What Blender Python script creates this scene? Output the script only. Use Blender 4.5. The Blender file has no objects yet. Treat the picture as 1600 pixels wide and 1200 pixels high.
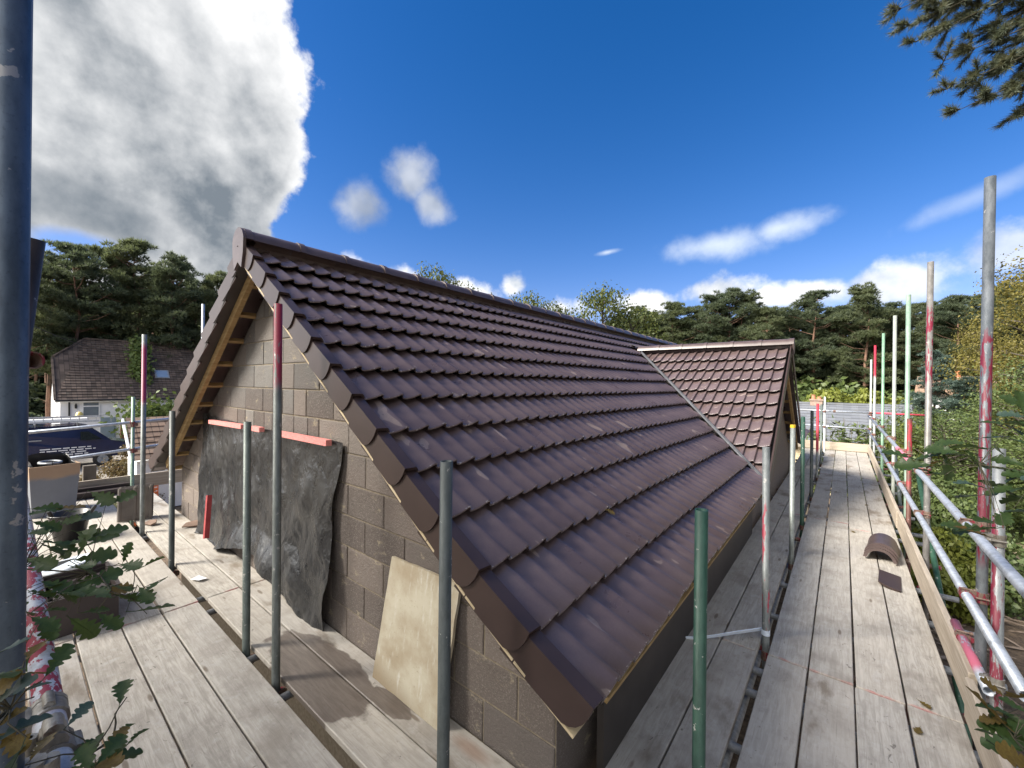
import bpy, bmesh, math, random
import numpy as np
from mathutils import Vector, Matrix, noise as mnoise

random.seed(7)
rng = np.random.default_rng(7)
scene = bpy.context.scene
COL = scene.collection
R = math.radians

# ------------------------------------------------------------------ node helpers
class G:
    def __init__(s, tree):
        s.t = tree
        tree.nodes.clear()
    def N(s, typ, **kw):
        n = s.t.nodes.new(typ)
        for k, v in kw.items():
            setattr(n, k, v)
        return n
    def put(s, sock, v):
        if isinstance(v, bpy.types.NodeSocket):
            s.t.links.new(v, sock)
        else:
            if sock.type == 'RGBA' and isinstance(v, (tuple, list)) and len(v) == 3:
                v = (*v, 1)
            sock.default_value = v
    def m(s, op, a, b=None, c=None, clamp=False):
        n = s.N('ShaderNodeMath', operation=op, use_clamp=clamp)
        for i, x in enumerate((a, b, c)):
            if x is not None:
                s.put(n.inputs[i], x)
        return n.outputs[0]
    def v(s, op, a, b=None, scale=None):
        n = s.N('ShaderNodeVectorMath', operation=op)
        s.put(n.inputs[0], a)
        if b is not None:
            s.put(n.inputs[1], b)
        if scale is not None:
            s.put(n.inputs['Scale'], scale)
        return n.outputs['Value'] if op in ('DOT_PRODUCT', 'LENGTH', 'DISTANCE') else n.outputs[0]
    def noise(s, vec, scale, detail=4, rough=.55, dist=0.0, col=False):
        n = s.N('ShaderNodeTexNoise')
        s.put(n.inputs['Vector'], vec)
        s.put(n.inputs['Scale'], scale); s.put(n.inputs['Detail'], detail)
        s.put(n.inputs['Roughness'], rough); s.put(n.inputs['Distortion'], dist)
        return n.outputs['Color' if col else 'Fac']
    def ramp(s, f, stops, interp='LINEAR'):
        n = s.N('ShaderNodeValToRGB')
        n.color_ramp.interpolation = interp
        e = n.color_ramp.elements
        while len(e) < len(stops):
            e.new(.5)
        for el, (p, c) in zip(e, stops):
            el.position = p
            el.color = (*c, 1) if isinstance(c, tuple) else (c, c, c, 1)
        s.put(n.inputs[0], f)
        return n.outputs[0]
    def mix(s, f, a, b, blend='MIX'):
        n = s.N('ShaderNodeMix', data_type='RGBA', blend_type=blend)
        s.put(n.inputs[0], f); s.put(n.inputs[6], a); s.put(n.inputs[7], b)
        return n.outputs[2]
    def mr(s, v, a, b, c=0.0, d=1.0, typ='SMOOTHSTEP'):
        n = s.N('ShaderNodeMapRange', interpolation_type=typ)
        for i, x in enumerate((v, a, b, c, d)):
            s.put(n.inputs[i], x)
        return n.outputs[0]
    def sep(s, v):
        n = s.N('ShaderNodeSeparateXYZ'); s.put(n.inputs[0], v)
        return n.outputs
    def bump(s, h, strength=.5, dist=.01):
        n = s.N('ShaderNodeBump')
        s.put(n.inputs['Strength'], strength); s.put(n.inputs['Distance'], dist); s.put(n.inputs['Height'], h)
        return n.outputs[0]
    def pos(s):
        return s.N('ShaderNodeNewGeometry').outputs['Position']
    def rnd(s):
        return s.N('ShaderNodeObjectInfo').outputs['Random']
    def tc(s, which='Object'):
        return s.N('ShaderNodeTexCoord').outputs[which]
    def objp(s):                       # object coordinates shifted per object so that copies differ
        return s.v('ADD', s.tc(), s.v('SCALE', (17.3, 9.1, 5.7), scale=s.m('MULTIPLY', s.rnd(), 10.0)))

def newmat(name):
    m = bpy.data.materials.new(name)
    m.use_nodes = True
    g = G(m.node_tree)
    b = g.N('ShaderNodeBsdfPrincipled')
    o = g.N('ShaderNodeOutputMaterial')
    m.node_tree.links.new(b.outputs[0], o.inputs[0])
    return m, g, b

def fin(g, b, col=None, rough=None, bump=None, metal=None, spec=None):
    if col is not None: g.put(b.inputs['Base Color'], col)
    if rough is not None: g.put(b.inputs['Roughness'], rough)
    if metal is not None: g.put(b.inputs['Metallic'], metal)
    if spec is not None: g.put(b.inputs['Specular IOR Level'], spec)
    if bump is not None: g.t.links.new(bump, b.inputs['Normal'])

# ------------------------------------------------------------------ camera, sun, sky, exposure
YAW, ROLL, FOC = R(38.9), .0114, 642.0
fw = Vector((-math.sin(YAW), math.cos(YAW), 0)); r0 = Vector((math.cos(YAW), math.sin(YAW), 0)); u0 = Vector((0, 0, 1))
rt = math.cos(ROLL) * r0 + math.sin(ROLL) * u0
up = -math.sin(ROLL) * r0 + math.cos(ROLL) * u0
cam = bpy.data.cameras.new('camera')
cam.sensor_width = 36; cam.lens = 36 * FOC / 1600
cam.clip_start = .03; cam.clip_end = 3000
co = bpy.data.objects.new('camera', cam); COL.objects.link(co)
co.matrix_world = Matrix(((rt.x, up.x, -fw.x, 0), (rt.y, up.y, -fw.y, 0), (rt.z, up.z, -fw.z, 0), (0, 0, 0, 1)))
scene.camera = co

SUN = Vector((-.45, -.64, .62)).normalized()
sl = bpy.data.lights.new('sun', 'SUN'); sl.energy = 4.3; sl.angle = R(20); sl.color = (1, .935, .84)
so = bpy.data.objects.new('sun', sl); COL.objects.link(so)
so.rotation_euler = SUN.to_track_quat('Z', 'Y').to_euler()
scene.view_settings.view_transform = 'Standard'
scene.view_settings.look = 'None'
scene.view_settings.gamma = 1
scene.view_settings.exposure = 1.38
scene.view_settings.use_curve_mapping = False
scene.cycles.use_denoising = True
scene.cycles.max_bounces = 6
scene.cycles.transparent_max_bounces = 6

def skydir(az, el):
    a, e = R(az), R(el)
    return Vector((math.sin(a) * math.cos(e), math.cos(a) * math.cos(e), math.sin(e)))

def build_world():
    w = bpy.data.worlds.new('World'); scene.world = w
    w.use_nodes = True
    g = G(w.node_tree)
    out = g.N('ShaderNodeOutputWorld'); bg = g.N('ShaderNodeBackground')
    w.node_tree.links.new(bg.outputs[0], out.inputs[0])
    d = g.v('NORMALIZE', g.tc('Generated'))
    sky = g.N('ShaderNodeTexSky', sky_type='NISHITA')
    sky.sun_disc = False
    sky.sun_elevation = math.asin(SUN.z)
    sky.sun_rotation = math.atan2(SUN.x, SUN.y)
    sky.air_density = 1.0; sky.dust_density = .3; sky.ozone_density = 2.0
    hs = g.N('ShaderNodeHueSaturation')
    g.put(hs.inputs['Saturation'], 1.42); g.put(hs.inputs['Value'], .99); g.put(hs.inputs['Color'], sky.outputs[0])
    skyc = g.mix(1.0, hs.outputs[0], (1.60, 1.14, 1.36), 'MULTIPLY')
    X, Y, Z = g.sep(d)
    n1 = g.noise(d, 4.6, 11, .56)
    n2 = g.noise(g.v('ADD', d, (3.1, 1.7, 9.2)), 13, 8, .6)
    # blobs of cloud given by direction in the sky: azimuth, elevation, half width, half height (degrees), weight
    def blob(az, el, a, b, tilt=0):
        c = skydir(az, el)
        e1 = Vector((c.y, -c.x, 0)).normalized(); e2 = c.cross(e1) * -1
        if e2.z < 0: e2 = -e2
        t = R(tilt); f1 = math.cos(t) * e1 + math.sin(t) * e2; f2 = -math.sin(t) * e1 + math.cos(t) * e2
        x = g.m('DIVIDE', g.v('DOT_PRODUCT', d, tuple(f1)), math.sin(R(a)))
        y = g.m('DIVIDE', g.v('DOT_PRODUCT', d, tuple(f2)), math.sin(R(b)))
        q = g.m('SQRT', g.m('ADD', g.m('MULTIPLY', x, x), g.m('MULTIPLY', y, y)))
        front = g.m('GREATER_THAN', g.v('DOT_PRODUCT', d, tuple(c)), 0)
        return g.m('SUBTRACT', g.m('MULTIPLY', front, g.m('SUBTRACT', 1.0, q)), g.m('MULTIPLY', g.m('SUBTRACT', 1.0, front), 3.0))
    def union(bl):
        r = blob(*bl[0])
        for q in bl[1:]:
            r = g.m('MAXIMUM', r, blob(*q))
        return r
    big = union([(-85, 27, 16, 13.5), (-80, 27, 11, 11), (-72.3, 23.5, 8.5, 9.5), (-100, 34, 22, 16), (-80, 17, 15, 7.5), (-72, 13, 8, 5), (-94, 14, 7, 4)])
    # blue hole low on the left
    small = union([(-58.9, 21.6, 4.4, 3.6), (-53.0, 25.2, 3.6, 3.8), (-50.4, 23.2, 4.2, 3.0, -25)])
    streak = union([(-12.5, 17.2, 8.5, 2.5, 3), (-6, 18.0, 5.0, 2.0, 8), (9.5, 17.3, 6.5, 1.3, 18), (-26, 17.5, 3, .6, 8)])
    low = union([(-60, 14.5, 3.2, 3.2), (-53, 13.2, 5, 2.4), (-45, 12, 6, 2.6), (-38.5, 13.4, 3, 2.2), (-33, 10.5, 6, 2.4), (-20.5, 10.8, 5.5, 2.3), (-13, 11.6, 6.5, 2.6),
                 (-4, 10.5, 8, 2.0), (4, 10.6, 6, 2.6), (12, 12.2, 9, 3.0), (28, 13, 14, 5), (52, 14, 16, 6), (80, 20, 20, 10)])
    # unseen clouds outside the picture, added bright as fill light: thickest behind the camera
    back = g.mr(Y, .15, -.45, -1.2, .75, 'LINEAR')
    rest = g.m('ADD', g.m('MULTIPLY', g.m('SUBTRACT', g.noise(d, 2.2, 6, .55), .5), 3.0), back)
    def dens(f, amp, w):
        nn = g.m('MULTIPLY', g.m('SUBTRACT', n1, .5), amp)
        n22 = g.m('MULTIPLY', g.m('SUBTRACT', n2, .5), amp * .45)
        return g.m('ADD', f, g.m('ADD', nn, n22))
    vb = g.N('ShaderNodeTexVoronoi', feature='SMOOTH_F1'); g.put(vb.inputs['Vector'], g.v('ADD', d, g.v('SCALE', g.noise(d, 5, 4, .5, col=True), scale=.12))); g.put(vb.inputs['Scale'], 8.5); g.put(vb.inputs['Smoothness'], .35)
    bil = g.m('MULTIPLY', g.m('SUBTRACT', .42, vb.outputs['Distance']), .55)
    lowf = g.m('MULTIPLY', g.m('SUBTRACT', g.noise(g.v('ADD', d, (7, 3, 1)), 2.6, 3, .5), .5), 1.0)
    fb = g.m('ADD', dens(big, 1.0, .2), g.m('ADD', bil, lowf))
    fs = dens(small, 1.9, .5)
    ft = dens(streak, 1.8, .5)
    fl = g.m('ADD', dens(low, 2.6, .3), bil)
    mb = g.mr(fb, .0, .13)
    ms = g.m('MULTIPLY', g.mr(fs, .02, .75), .80)
    mt = g.m('MULTIPLY', g.mr(ft, .02, 1.0), g.mr(X, .14, .02, .35, .85))
    ml = g.m('MULTIPLY', g.mr(fl, .05, .65), g.mr(X, .20, -.05, .62, .96))
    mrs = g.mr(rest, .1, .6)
    hole = g.m('MAXIMUM', g.m('ADD', union([(-85.6, 12.4, 4.6, 2.0), (-89, 11.4, 4, 1.8)]), g.m('MULTIPLY', g.m('SUBTRACT', n1, .5), 1.2)), 0.0)
    mb = g.m('MULTIPLY', mb, g.m('SUBTRACT', 1.0, g.mr(hole, .0, .6, 0, .9)))
    # light on the big cloud: white crown towards the upper right rim, grey belly low and left
    nshift = g.noise(g.v('ADD', d, tuple(Vector((.022, .028, .035)))), 4.6, 11, .56)
    relief = g.m('MULTIPLY', g.m('SUBTRACT', n1, nshift), 2.1)
    rim = g.mr(fb, .34, .02, 0, .30)
    hgt = g.mr(Z, .26, .58, 0, .42)
    wisp = g.m('MULTIPLY', g.m('SUBTRACT', g.noise(d, 3.1, 4, .5), .5), 1.1)
    lum = g.m('ADD', g.m('ADD', .33, relief), g.m('ADD', g.m('ADD', rim, g.m('ADD', hgt, g.m('MULTIPLY', bil, .55))), wisp))
    lum = g.m('MINIMUM', g.m('MAXIMUM', lum, .12), 1.02)
    # the dark scud under the big cloud
    scud = g.mr(dens(blob(-85.5, 16.3, 8.5, 3.0, -14), 1.2, .3), .0, .5)
    lum = g.m('MULTIPLY', lum, g.m('SUBTRACT', 1.0, g.m('MULTIPLY', scud, .42)))
    cb = g.mix(lum, (.08, .115, .155), (.88, .88, .88))
    ls = g.m('ADD', g.m('MULTIPLY', g.mr(g.noise(d, 9, 3, .5), .35, .65), .35), .22)
    cs = g.mix(ls, (.14, .18, .24), (.95, .97, 1))
    ll = g.m('ADD', g.m('MULTIPLY', relief, 1.6), g.m('ADD', g.m('MULTIPLY', g.mr(fl, .2, 1.2), -.12), .88))
    cl = g.mix(g.m('MINIMUM', g.m('MAXIMUM', ll, .3), 1.0), (.25, .33, .44), (1, .99, .97))
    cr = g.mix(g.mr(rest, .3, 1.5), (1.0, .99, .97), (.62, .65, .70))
    ct = (.72, .80, .9)
    K = 10.0
    def sc(c): return g.v('SCALE', c, scale=K)
    c = skyc
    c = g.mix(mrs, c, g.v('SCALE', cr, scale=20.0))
    c = g.mix(mt, c, sc(g.mix(.5, ct, ct)))
    c = g.mix(ml, c, sc(cl))
    c = g.mix(ms, c, sc(cs))
    c = g.mix(mb, c, sc(cb))
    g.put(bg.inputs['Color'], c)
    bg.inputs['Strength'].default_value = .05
build_world()

# ------------------------------------------------------------------ object helpers
def tag(o, label=None, cat=None, group=None, kind=None):
    if label: o['label'] = label
    if cat: o['category'] = cat
    if group: o['group'] = group
    if kind: o['kind'] = kind
    return o

def thing(name, label, cat, loc=(0, 0, 0), group=None, rotz=0.0):
    o = bpy.data.objects.new(name, None); COL.objects.link(o)
    o.empty_display_size = .1
    o.location = loc; o.rotation_euler = (0, 0, rotz)
    return tag(o, label, cat, group)

def inv_of(parent):
    m = Matrix.Identity(4)
    p = parent
    while p is not None:
        loc = Matrix.LocRotScale(p.location, p.rotation_euler, p.scale)
        m = loc @ m if p.parent is None else p.matrix_parent_inverse @ loc @ m
        p = p.parent
    return m.inverted()

def link(name, me, parent=None, M=None, local=False):
    o = bpy.data.objects.new(name, me); COL.objects.link(o)
    if M is not None:
        o.matrix_basis = M
    if parent is not None:
        o.parent = parent
        if not local:
            o.matrix_parent_inverse = inv_of(parent)
    return o

def npmesh(name, V, F, mat, smooth=False):
    """V: (n,3); F: (m,k) one face size, numpy"""
    me = bpy.data.meshes.new(name)
    V = np.asarray(V, dtype=np.float32); F = np.asarray(F, dtype=np.int32)
    me.vertices.add(len(V)); me.vertices.foreach_set('co', V.ravel())
    k = F.shape[1]
    me.loops.add(F.size); me.loops.foreach_set('vertex_index', F.ravel())
    me.polygons.add(len(F))
    me.polygons.foreach_set('loop_start', np.arange(0, F.size, k, dtype=np.int32))
    me.polygons.foreach_set('loop_total', np.full(len(F), k, dtype=np.int32))
    me.update(calc_edges=True)
    if smooth:
        me.polygons.foreach_set('use_smooth', np.ones(len(F), dtype=bool))
    me.materials.append(mat)
    return me

class B:
    """collects shapes into one mesh"""
    def __init__(s): s.v = []; s.f = []; s.sm = []
    def add(s, verts, faces, smooth=False):
        o = len(s.v)
        s.v += [tuple(x) for x in verts]
        s.f += [tuple(i + o for i in f) for f in faces]
        s.sm += [smooth] * len(faces)
    def box(s, lo, hi, M=None, bev=0.0):
        x0, y0, z0 = lo; x1, y1, z1 = hi
        vs = [(x0, y0, z0), (x1, y0, z0), (x1, y1, z0), (x0, y1, z0), (x0, y0, z1), (x1, y0, z1), (x1, y1, z1), (x0, y1, z1)]
        if M is not None: vs = [M @ Vector(v) for v in vs]
        s.add(vs, [(0, 3, 2, 1), (4, 5, 6, 7), (0, 1, 5, 4), (1, 2, 6, 5), (2, 3, 7, 6), (3, 0, 4, 7)])
    def rail(s, a, b, w, h, upv=(0, 0, 1)):
        """square bar from a to b"""
        a = Vector(a); b = Vector(b); d = (b - a).normalized(); u = Vector(upv)
        sd = d.cross(u)
        if sd.length < 1e-4: sd = d.cross(Vector((0, 1, 0)))
        sd.normalize(); u = sd.cross(d)
        vs = []
        for p in (a, b):
            for x, y in ((-1, -1), (1, -1), (1, 1), (-1, 1)):
                vs.append(p + sd * (x * w / 2) + u * (y * h / 2))
        s.add(vs, [(3, 2, 1, 0), (4, 5, 6, 7), (0, 1, 5, 4), (1, 2, 6, 5), (2, 3, 7, 6), (3, 0, 4, 7)])
    def tube(s, pts, rad, seg=8, cap=True, smooth=True):
        pts = [Vector(p) for p in pts]
        n = len(pts)
        rr = rad if isinstance(rad, (list, tuple)) else [rad] * n
        vs = []; fs = []
        prev = None
        for i, p in enumerate(pts):
            d = (pts[min(i + 1, n - 1)] - pts[max(i - 1, 0)]).normalized()
            if prev is None:
                a = d.orthogonal().normalized()
            else:
                a = (prev - d * prev.dot(d)).normalized()
            prev = a; b = d.cross(a)
            for k in range(seg):
                t = 2 * math.pi * k / seg
                vs.append(p + (a * math.cos(t) + b * math.sin(t)) * rr[i])
        for i in range(n - 1):
            for k in range(seg):
                k2 = (k + 1) % seg
                fs.append((i * seg + k, i * seg + k2, (i + 1) * seg + k2, (i + 1) * seg + k))
        s.add(vs, fs, smooth)
        if cap:
            s.add(vs[:seg], [tuple(reversed(range(seg)))]); s.add(vs[-seg:], [tuple(range(seg))])
    def pipe(s, a, b, ro=.02415, ri=.0205, seg=20, depth=.25):
        """open ended steel tube"""
        a = Vector(a); b = Vector(b); d = (b - a).normalized(); x = d.orthogonal().normalized(); y = d.cross(x)
        rings = [(a + d * depth, ri), (a, ri), (a, ro), (b, ro), (b, ri), (b - d * depth, ri)]
        vs = []; fs = []
        for p, r in rings:
            for k in range(seg):
                t = 2 * math.pi * k / seg
                vs.append(p + (x * math.cos(t) + y * math.sin(t)) * r)
        for i in range(len(rings) - 1):
            for k in range(seg):
                k2 = (k + 1) % seg
                fs.append((i * seg + k, i * seg + k2, (i + 1) * seg + k2, (i + 1) * seg + k))
        o = len(s.v)
        s.v += [tuple(v) for v in vs]; s.f += [tuple(i + o for i in f) for f in fs]
        s.sm += [i // seg in (0, 2, 4) for i in range(len(fs))]
    def prism(s, poly, ax, depth, org=(0, 0, 0), e1=(1, 0, 0), e2=(0, 0, 1)):
        """polygon in (e1,e2) extruded along ax*depth"""
        org = Vector(org); e1 = Vector(e1); e2 = Vector(e2); ax = Vector(ax) * depth
        n = len(poly)
        p0 = [org + e1 * x + e2 * y for x, y in poly]
        vs = p0 + [p + ax for p in p0]
        fs = [tuple(range(n)), tuple(range(2 * n - 1, n - 1, -1))]
        fs += [(i + n, (i + 1) % n + n, (i + 1) % n, i) for i in range(n)]
        s.add(vs, fs)
    def mesh(s, name, mat):
        me = bpy.data.meshes.new(name)
        me.from_pydata(s.v, [], s.f)
        me.polygons.foreach_set('use_smooth', np.array(s.sm, dtype=bool))
        me.materials.append(mat); me.update()
        return me
    def build(s, name, mat, parent=None, M=None, fix=True):
        me = s.mesh(name, mat)
        if fix:
            bm = bmesh.new(); bm.from_mesh(me); bmesh.ops.recalc_face_normals(bm, faces=bm.faces); bm.to_mesh(me); bm.free()
        return link(name, me, parent, M)

def bevel_mesh(me, w, seg=1):
    bm = bmesh.new(); bm.from_mesh(me)
    bmesh.ops.remove_doubles(bm, verts=bm.verts, dist=1e-5)
    bmesh.ops.recalc_face_normals(bm, faces=bm.faces)
    bmesh.ops.bevel(bm, geom=[e for e in bm.edges], offset=w, segments=seg, affect='EDGES', profile=.6)
    bm.to_mesh(me); bm.free(); return me

def slab_mesh(name, size, mat, bev=.003, seg=1):
    b = B(); x, y, z = size
    b.box((-x / 2, -y / 2, -z / 2), (x / 2, y / 2, z / 2))
    return bevel_mesh(b.mesh(name, mat), bev, seg)

# ------------------------------------------------------------------ materials
MAT = {}
def m_tile():
    m, g, b = newmat('tile_concrete')
    p = g.pos(); r = g.rnd()
    n = g.noise(p, 3.0, 5, .6); n2 = g.noise(p, 90, 3, .6)
    base = g.mix(g.mr(n, .3, .7), (.086, .060, .059), (.118, .086, .085))
    base = g.mix(g.m('MULTIPLY', g.m('SUBTRACT', r, .35), .55, clamp=True), base, (.130, .092, .084))
    sm = g.noise(g.v('MULTIPLY', p, (1.3, 4.5, 1.3)), 2.3, 6, .62)
    base = g.mix(g.mr(sm, .62, .74, 0, .20), base, (.27, .21, .19))          # lime bloom
    bl = g.noise(g.v('MULTIPLY', g.v('ADD', p, (5, 2, 8)), (2.0, 6.0, 2.0)), 2.0, 2, .4)
    base = g.mix(g.mr(bl, .685, .70, 0, .45), base, (.33, .26, .22))        # rubbed patches
    oy = g.sep(g.tc())[1]
    edge = g.m('MULTIPLY', g.m('LESS_THAN', oy, .007), g.mr(g.noise(p, 55, 3, .7), .60, .63))
    base = g.mix(g.m('MULTIPLY', edge, .7), base, (.50, .48, .47))           # chipped tail edge
    base = g.mix(g.mr(n2, .35, .75, 0, .25), base, (.050, .034, .032))
    fin(g, b, base, g.mr(n, .2, .8, .24, .36, 'LINEAR'), g.bump(n2, .15, .0015), spec=.95)
    return m
MAT['tile'] = m_tile()

def simple(name, c1, c2, scale, rough=.7, bump=.3, bd=.003, metal=None, spec=None, stretch=(1, 1, 1), detail=5, obj=False, var=.0):
    m, g, b = newmat(name)
    p = g.objp() if obj else g.pos()
    q = g.v('MULTIPLY', p, stretch) if stretch != (1, 1, 1) else p
    n = g.noise(q, scale, detail, .6)
    c = g.mix(g.mr(n, .28, .72), c1, c2)
    if var:
        r = g.rnd()
        c = g.mix(g.m('MULTIPLY', r, var), c, g.mix(.5, c2, (c2[0] * 1.5, c2[1] * 1.45, c2[2] * 1.4)))
    fin(g, b, c, rough, g.bump(n, bump, bd) if bump else None, metal, spec)
    return m

MAT['verge'] = simple('verge_plastic', (.040, .025, .022), (.050, .032, .028), 6, .42, .06, .001, spec=.45)
MAT['ridge'] = simple('ridge_concrete', (.066, .045, .042), (.096, .068, .063), 7, .4, .2, .002, spec=.7)
MAT['under'] = simple('roof_underlay', (.012, .011, .011), (.02, .018, .018), 5, .9, .1)
MAT['lead'] = simple('valley_trim', (.09, .095, .105), (.15, .155, .17), 9, .45, .1, .001, metal=.3)
MAT['mortar'] = simple('mortar', (.165, .135, .093), (.25, .208, .15), 40, .95, .7, .006)
MAT['timber'] = simple('treated_timber', (.27, .175, .07), (.42, .29, .13), 7, .75, .2, .001, stretch=(1, 1, 6))
MAT['pale_timber'] = simple('pale_timber', (.42, .33, .20), (.60, .50, .33), 9, .8, .2, .001)
MAT['fascia'] = simple('dark_fascia', (.030, .025, .022), (.050, .042, .037), 3, .6, .15, .002)
MAT['red_wood'] = simple('red_painted_timber', (.62, .19, .175), (.74, .29, .26), 16, .65, .2, .001, stretch=(2, 8, 8))
MAT['black_plastic'] = simple('black_plastic', (.010, .010, .011), (.022, .022, .023), 6, .38, .1, .002)
MAT['white_wall'] = simple('white_render', (.74, .75, .76), (.84, .84, .84), 2, .85, .1)
MAT['white_gloss'] = simple('white_upvc', (.72, .73, .74), (.82, .82, .82), 4, .35, .0)
MAT['brown_crate'] = simple('dark_brown_plastic', (.030, .022, .021), (.046, .034, .032), 4, .5, .1)
MAT['soil'] = None

def m_block():
    m, g, b = newmat('concrete_block')
    p = g.pos(); r = g.rnd()
    n = g.noise(p, 5, 5, .6); f = g.noise(p, 130, 4, .75); f2 = g.noise(p, 48, 3, .6)
    a = g.mix(r, (.092, .074, .064), (.150, .122, .105))
    zz = g.sep(p)[2]
    grey = g.mr(g.m('ADD', zz, g.m('MULTIPLY', r, .5)), -.35, .35)          # upper courses are a greyer batch
    a = g.mix(grey, a, g.mix(r, (.095, .093, .090), (.190, .182, .168)))
    a = g.mix(g.mr(n, .35, .75, 0, .5), a, (.115, .098, .086))
    a = g.mix(g.mr(f, .52, .70, 0, .6), a, (.36, .325, .29))
    a = g.mix(g.mr(f2, .34, .22, 0, .8), a, (.055, .048, .044))
    r2 = g.m('FRACT', g.m('MULTIPLY', r, 7.31))
    a = g.mix(g.m('MULTIPLY', g.mr(r2, .55, 1.0), .5), a, (.235, .195, .165))
    a = g.mix(g.m('MULTIPLY', g.mr(g.m('FRACT', g.m('MULTIPLY', r, 3.7)), .72, 1.0), .5), a, (.075, .068, .066))
    sm = g.noise(g.v('MULTIPLY', p, (1, 1, 1.8)), 6.5, 6, .7)
    a = g.mix(g.mr(sm, .60, .68, 0, .6), a, (.33, .28, .19))                 # smeared mortar
    fin(g, b, a, .95, g.bump(g.m('ADD', f, f2), .9, .008))
    return m
MAT['block'] = m_block()

def m_plank():
    m, g, b = newmat('scaffold_board')
    o = g.objp(); p = g.pos(); r = g.rnd()
    gr = g.noise(g.v('MULTIPLY', o, (2.2, 22, 22)), 2.2, 8, .68, .8)
    big = g.noise(o, 2.6, 5, .6)
    c = g.mix(g.mr(gr, .30, .72), (.285, .262, .226), (.500, .468, .412))
    c = g.mix(g.m('MULTIPLY', r, .55), c, (.33, .315, .295))
    c = g.mix(g.m('MULTIPLY', g.m('FRACT', g.m('MULTIPLY', r, 5.3)), .35), c, (.47, .42, .35))
    c = g.mix(g.mr(big, .47, .72, 0, .65), c, (.215, .188, .155))
    kv = g.N('ShaderNodeTexVoronoi'); g.put(kv.inputs['Vector'], g.v('MULTIPLY', o, (1.6, 6.5, .01))); g.put(kv.inputs['Scale'], 1.0); g.put(kv.inputs['Randomness'], 1.0)
    c = g.mix(g.mr(kv.outputs['Distance'], .10, .055, 0, .75), c, (.12, .085, .055))        # knots
    sc = g.noise(g.v('MULTIPLY', o, (7, 11, 11)), 1.7, 6, .74, 1.2)
    mot = g.noise(o, 9, 6, .7)
    c = g.mix(g.mr(mot, .52, .72, 0, .42), c, (.20, .18, .155))
    c = g.mix(g.mr(mot, .48, .30, 0, .35), c, (.50, .485, .46))
    c = g.mix(g.mr(sc, .632, .668, 0, .7), c, (.085, .072, .062))              # scuffs and dents
    fine = g.noise(g.v('MULTIPLY', o, (3, 120, 120)), 1.0, 3, .6)
    c = g.mix(g.mr(fine, .58, .75, 0, .35), c, (.14, .12, .10))
    dirt = g.m('MULTIPLY', g.m('GREATER_THAN', r, .62), g.mr(g.noise(g.v('MULTIPLY', o, (1, 2.5, 2.5)), 2.0, 5, .6), .50, .66, 0, .72))
    c = g.mix(dirt, c, (.150, .115, .078))
    # a soaked patch on the two boards beside the gable wall
    X, Y, Z = g.sep(p)
    ex = g.m('DIVIDE', g.m('ADD', X, 2.60), .58); ey = g.m('DIVIDE', g.m('SUBTRACT', Y, 1.27), .20)
    q = g.m('SQRT', g.m('ADD', g.m('MULTIPLY', ex, ex), g.m('MULTIPLY', ey, ey)))
    q = g.m('ADD', q, g.m('MULTIPLY', g.m('SUBTRACT', g.noise(p, 4.5, 4, .55), .5), .9))
    wet = g.mr(q, 1.06, .98)
    ex2 = g.m('DIVIDE', g.m('ADD', X, 2.03), .17); ey2 = g.m('DIVIDE', g.m('SUBTRACT', Y, 1.42), .07)
    q2 = g.m('ADD', g.m('SQRT', g.m('ADD', g.m('MULTIPLY', ex2, ex2), g.m('MULTIPLY', ey2, ey2))), g.m('MULTIPLY', g.m('SUBTRACT', g.noise(p, 9, 3, .5), .5), .8))
    wet = g.m('MAXIMUM', wet, g.mr(q2, 1.05, .95))
    ex3 = g.m('DIVIDE', g.m('ADD', X, 1.45), .16); ey3 = g.m('DIVIDE', g.m('SUBTRACT', Y, 1.50), .05)
    q3 = g.m('SQRT', g.m('ADD', g.m('MULTIPLY', ex3, ex3), g.m('MULTIPLY', ey3, ey3)))
    c = g.mix(g.mr(q3, 1.2, .2, 0, .55), c, (.21, .10, .05))
    c = g.mix(g.m('MULTIPLY', wet, .86), c, g.mix(g.mr(gr, .3, .7), (.085, .066, .055), (.145, .118, .098)))
    # red marking paint on the board ends
    gx = g.sep(g.tc('Generated'))[0]
    e = g.m('ABSOLUTE', g.m('SUBTRACT', gx, .5))
    e = g.m('ADD', e, g.m('MULTIPLY', g.m('SUBTRACT', g.noise(p, 22, 3, .6), .5), .012))
    c = g.mix(g.m('MULTIPLY', g.mr(e, .4965, .4995, 0, .6), g.mr(g.noise(p, 3.3, 3, .6), .47, .60)), c, (.33, .055, .065))
    rough = g.mix(wet, (.85, .85, .85), (.42, .42, .42))
    fin(g, b, c, rough, g.bump(g.m('ADD', gr, g.m('MULTIPLY', sc, .6)), .45, .004))
    return m
MAT['plank'] = m_plank()

def m_toe():
    m, g, b = newmat('toe_board_wood')
    o = g.objp(); p = g.pos(); r = g.rnd()
    gr = g.noise(g.v('MULTIPLY', o, (1.3, 26, 26)), 2.0, 5, .6, .5)
    c = g.mix(g.mr(gr, .3, .72), (.33, .275, .21), (.47, .405, .325))
    c = g.mix(g.mr(g.noise(o, 3, 5, .6), .5, .75, 0, .5), c, (.33, .27, .21))
    fin(g, b, c, .85, g.bump(gr, .3, .003))
    return m
MAT['toe'] = m_toe()

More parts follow.
